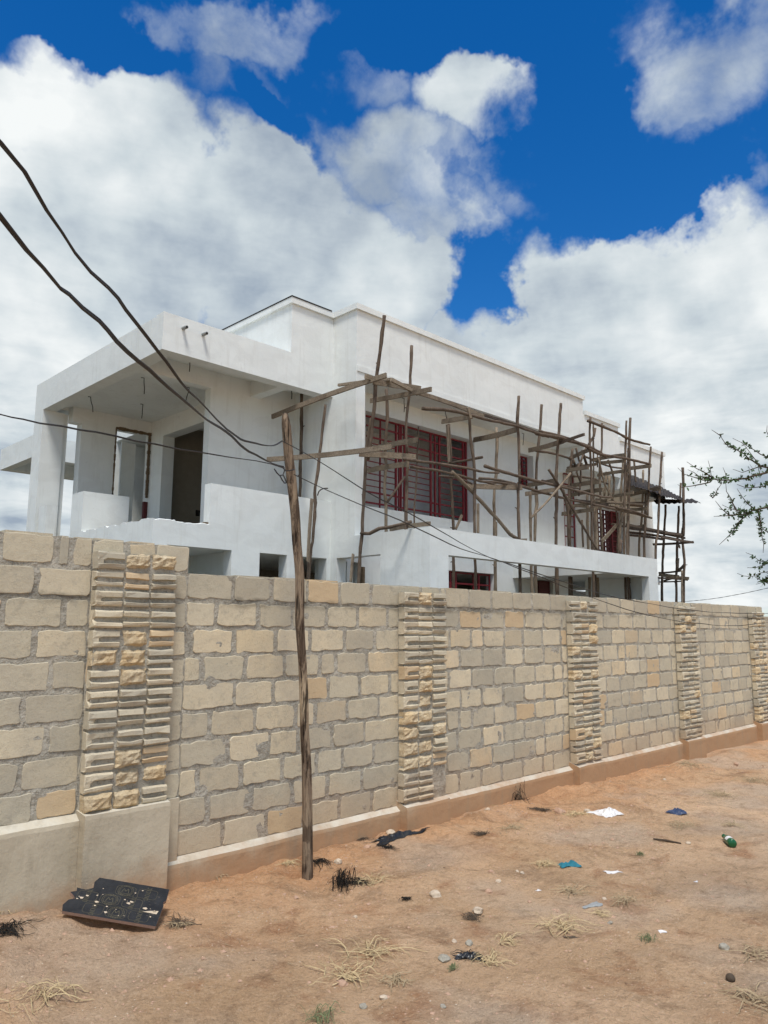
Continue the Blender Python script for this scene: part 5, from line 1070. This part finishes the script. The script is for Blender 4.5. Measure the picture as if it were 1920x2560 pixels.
crumple('plastic_bag', s['whitebag'][0], s['whitebag'][1], .26, .15, .09, 'white', 'crumpled white plastic bag lying on the dirt', 'bag', 3, rot=-.3)
crumple('plastic_scrap', s['blue'][0], s['blue'][1], .17, .09, .08, 'bluep', 'crumpled dark blue plastic scrap on the far track', 'plastic scrap', 7, rot=-.8)
crumple('cloth_scrap', s['teal'][0], s['teal'][1], .15, .10, .07, 'teal', 'small teal cloth scrap at the end of a straw strand', 'cloth', 11, rot=-.6)
crumple('plastic_sheet', s['rag'][0], 4.50, .62, .10, .08, 'blackplastic', 'long twist of black plastic half buried along the wall foot', 'plastic sheet', 15, nu=34, nv=7, rot=.05)
crumple('plastic_scrap', s['black'][0], s['black'][1], .14, .06, .05, 'blackplastic', 'small black curled scrap left of the forked straw', 'plastic scrap', 19, rot=-.6)
crumple('paper_scrap', s['paper'][0], s['paper'][1], .055, .025, .012, 'white', 'tiny bright white paper scrap right of the wide straw fan', 'paper', 23, 6, 4, rot=-.7)
crumple('paper_scrap', s['white2'][0], s['white2'][1], .12, .05, .02, 'white', 'torn pale wrapper right of the teal scrap', 'paper', 29, 10, 5, rot=-.4)
crumple('plastic_scrap', s['clear'][0], s['clear'][1], .14, .05, .02, 'pvc', 'greyish clear plastic wrapper above the wide straw fan', 'plastic scrap', 31, 10, 5, rot=-.3)
crumple('paper_scrap', s['white3'][0], s['white3'][1], .035, .02, .012, 'white', 'tiny white flake left of the straw tufts', 'paper', 37, 6, 4)
crumple('paper_scrap', s['paper4'][0], s['paper4'][1], .03, .02, .012, 'white', 'tiny white flake in the open dirt below the green bottle', 'paper', 41, 6, 4)
crumple('cloth_scrap', s['cloth'][0], s['cloth'][1], .09, .025, .015, 'bark', 'thin brown peel below the wide straw fan', 'husk', 43, 8, 4, rot=-.7)
# green bottle lying on its side, bottom towards the viewer
mb, nb, bb, pp, oo = mat('green_glass', .12, .5); bb.inputs['Base Color'].default_value = (.01, .10, .035, 1)
bx_, by_ = s['bottle'][0], s['bottle'][1]
prof = [(0, .0), (.026, .0), (.033, .006), (.034, .02), (.034, .11), (.030, .135), (.016, .165), (.013, .20), (.016, .203), (.016, .215), (.011, .215)]
ax = Vector((.75, .62, .02)).normalized(); u = ax.cross(Vector((0, 0, 1))).normalized(); w_ = u.cross(ax); vs = []; fs = []
for r_, d in prof:
    for k in range(18): a = k*math.tau/18; vs.append(ax*d+u*math.cos(a)*r_+w_*math.sin(a)*r_)
for i in range(len(prof)-1):
    for k in range(18): a = i*18+k; b = i*18+(k+1) % 18; fs.append((a, b, b+18, a+18))
bot = empty('glass_bottle', on(bx_, by_, .032)); tag(bot, 'green glass bottle lying in the dirt on the right', 'bottle')
me = bpy.data.meshes.new('bottle_body'); me.from_pydata([tuple(v) for v in vs], [], fs); me.update()
for q in me.polygons: q.use_smooth = True
me.materials.append(mb); o = bpy.data.objects.new('bottle_body', me); COL.objects.link(o); o.parent = bot
vs = []; fs = []
for d in (.045, .095):
    for k in range(10): a = .2+k*.28; vs.append(ax*d+u*math.cos(a)*.0346+w_*math.sin(a)*.0346)
for k in range(9): fs.append((k, k+1, k+11, k+10))
me = bpy.data.meshes.new('bottle_label'); me.from_pydata([tuple(v) for v in vs], [], fs); me.update(); me.materials.append(M['white']); o = bpy.data.objects.new('bottle_label', me); COL.objects.link(o); o.parent = bot
# brown stick and seed ball
x, y = s['stick'][0], s['stick'][1]
v, f = tube([on(x-.04, y+.09, .008), on(x, y, .014), on(x+.05, y-.1, .008)], [.006, .009, .005], 7, .3, 4); tag(mesh('stick', v, f, M['bark'], smooth=True), 'short brown stick lying on the track left of the bottle', 'stick')
bm = bmesh.new(); bmesh.ops.create_icosphere(bm, subdivisions=3, radius=.022)
for q in bm.verts: q.co *= 1+.08*noise.noise(q.co*60)
me = bpy.data.meshes.new('seed_ball'); bm.to_mesh(me); bm.free(); me.materials.append(M['bark'])
for q in me.polygons: q.use_smooth = True
tag(link('seed_ball', me, None, None, on(s['ball'][0], s['ball'][1], .012)), 'round dark seed pod near the lower right corner', 'seed pod')
print('objects', len(bpy.data.objects), 'tris', sum(len(o.data.polygons) for o in bpy.data.objects if o.type == 'MESH'))
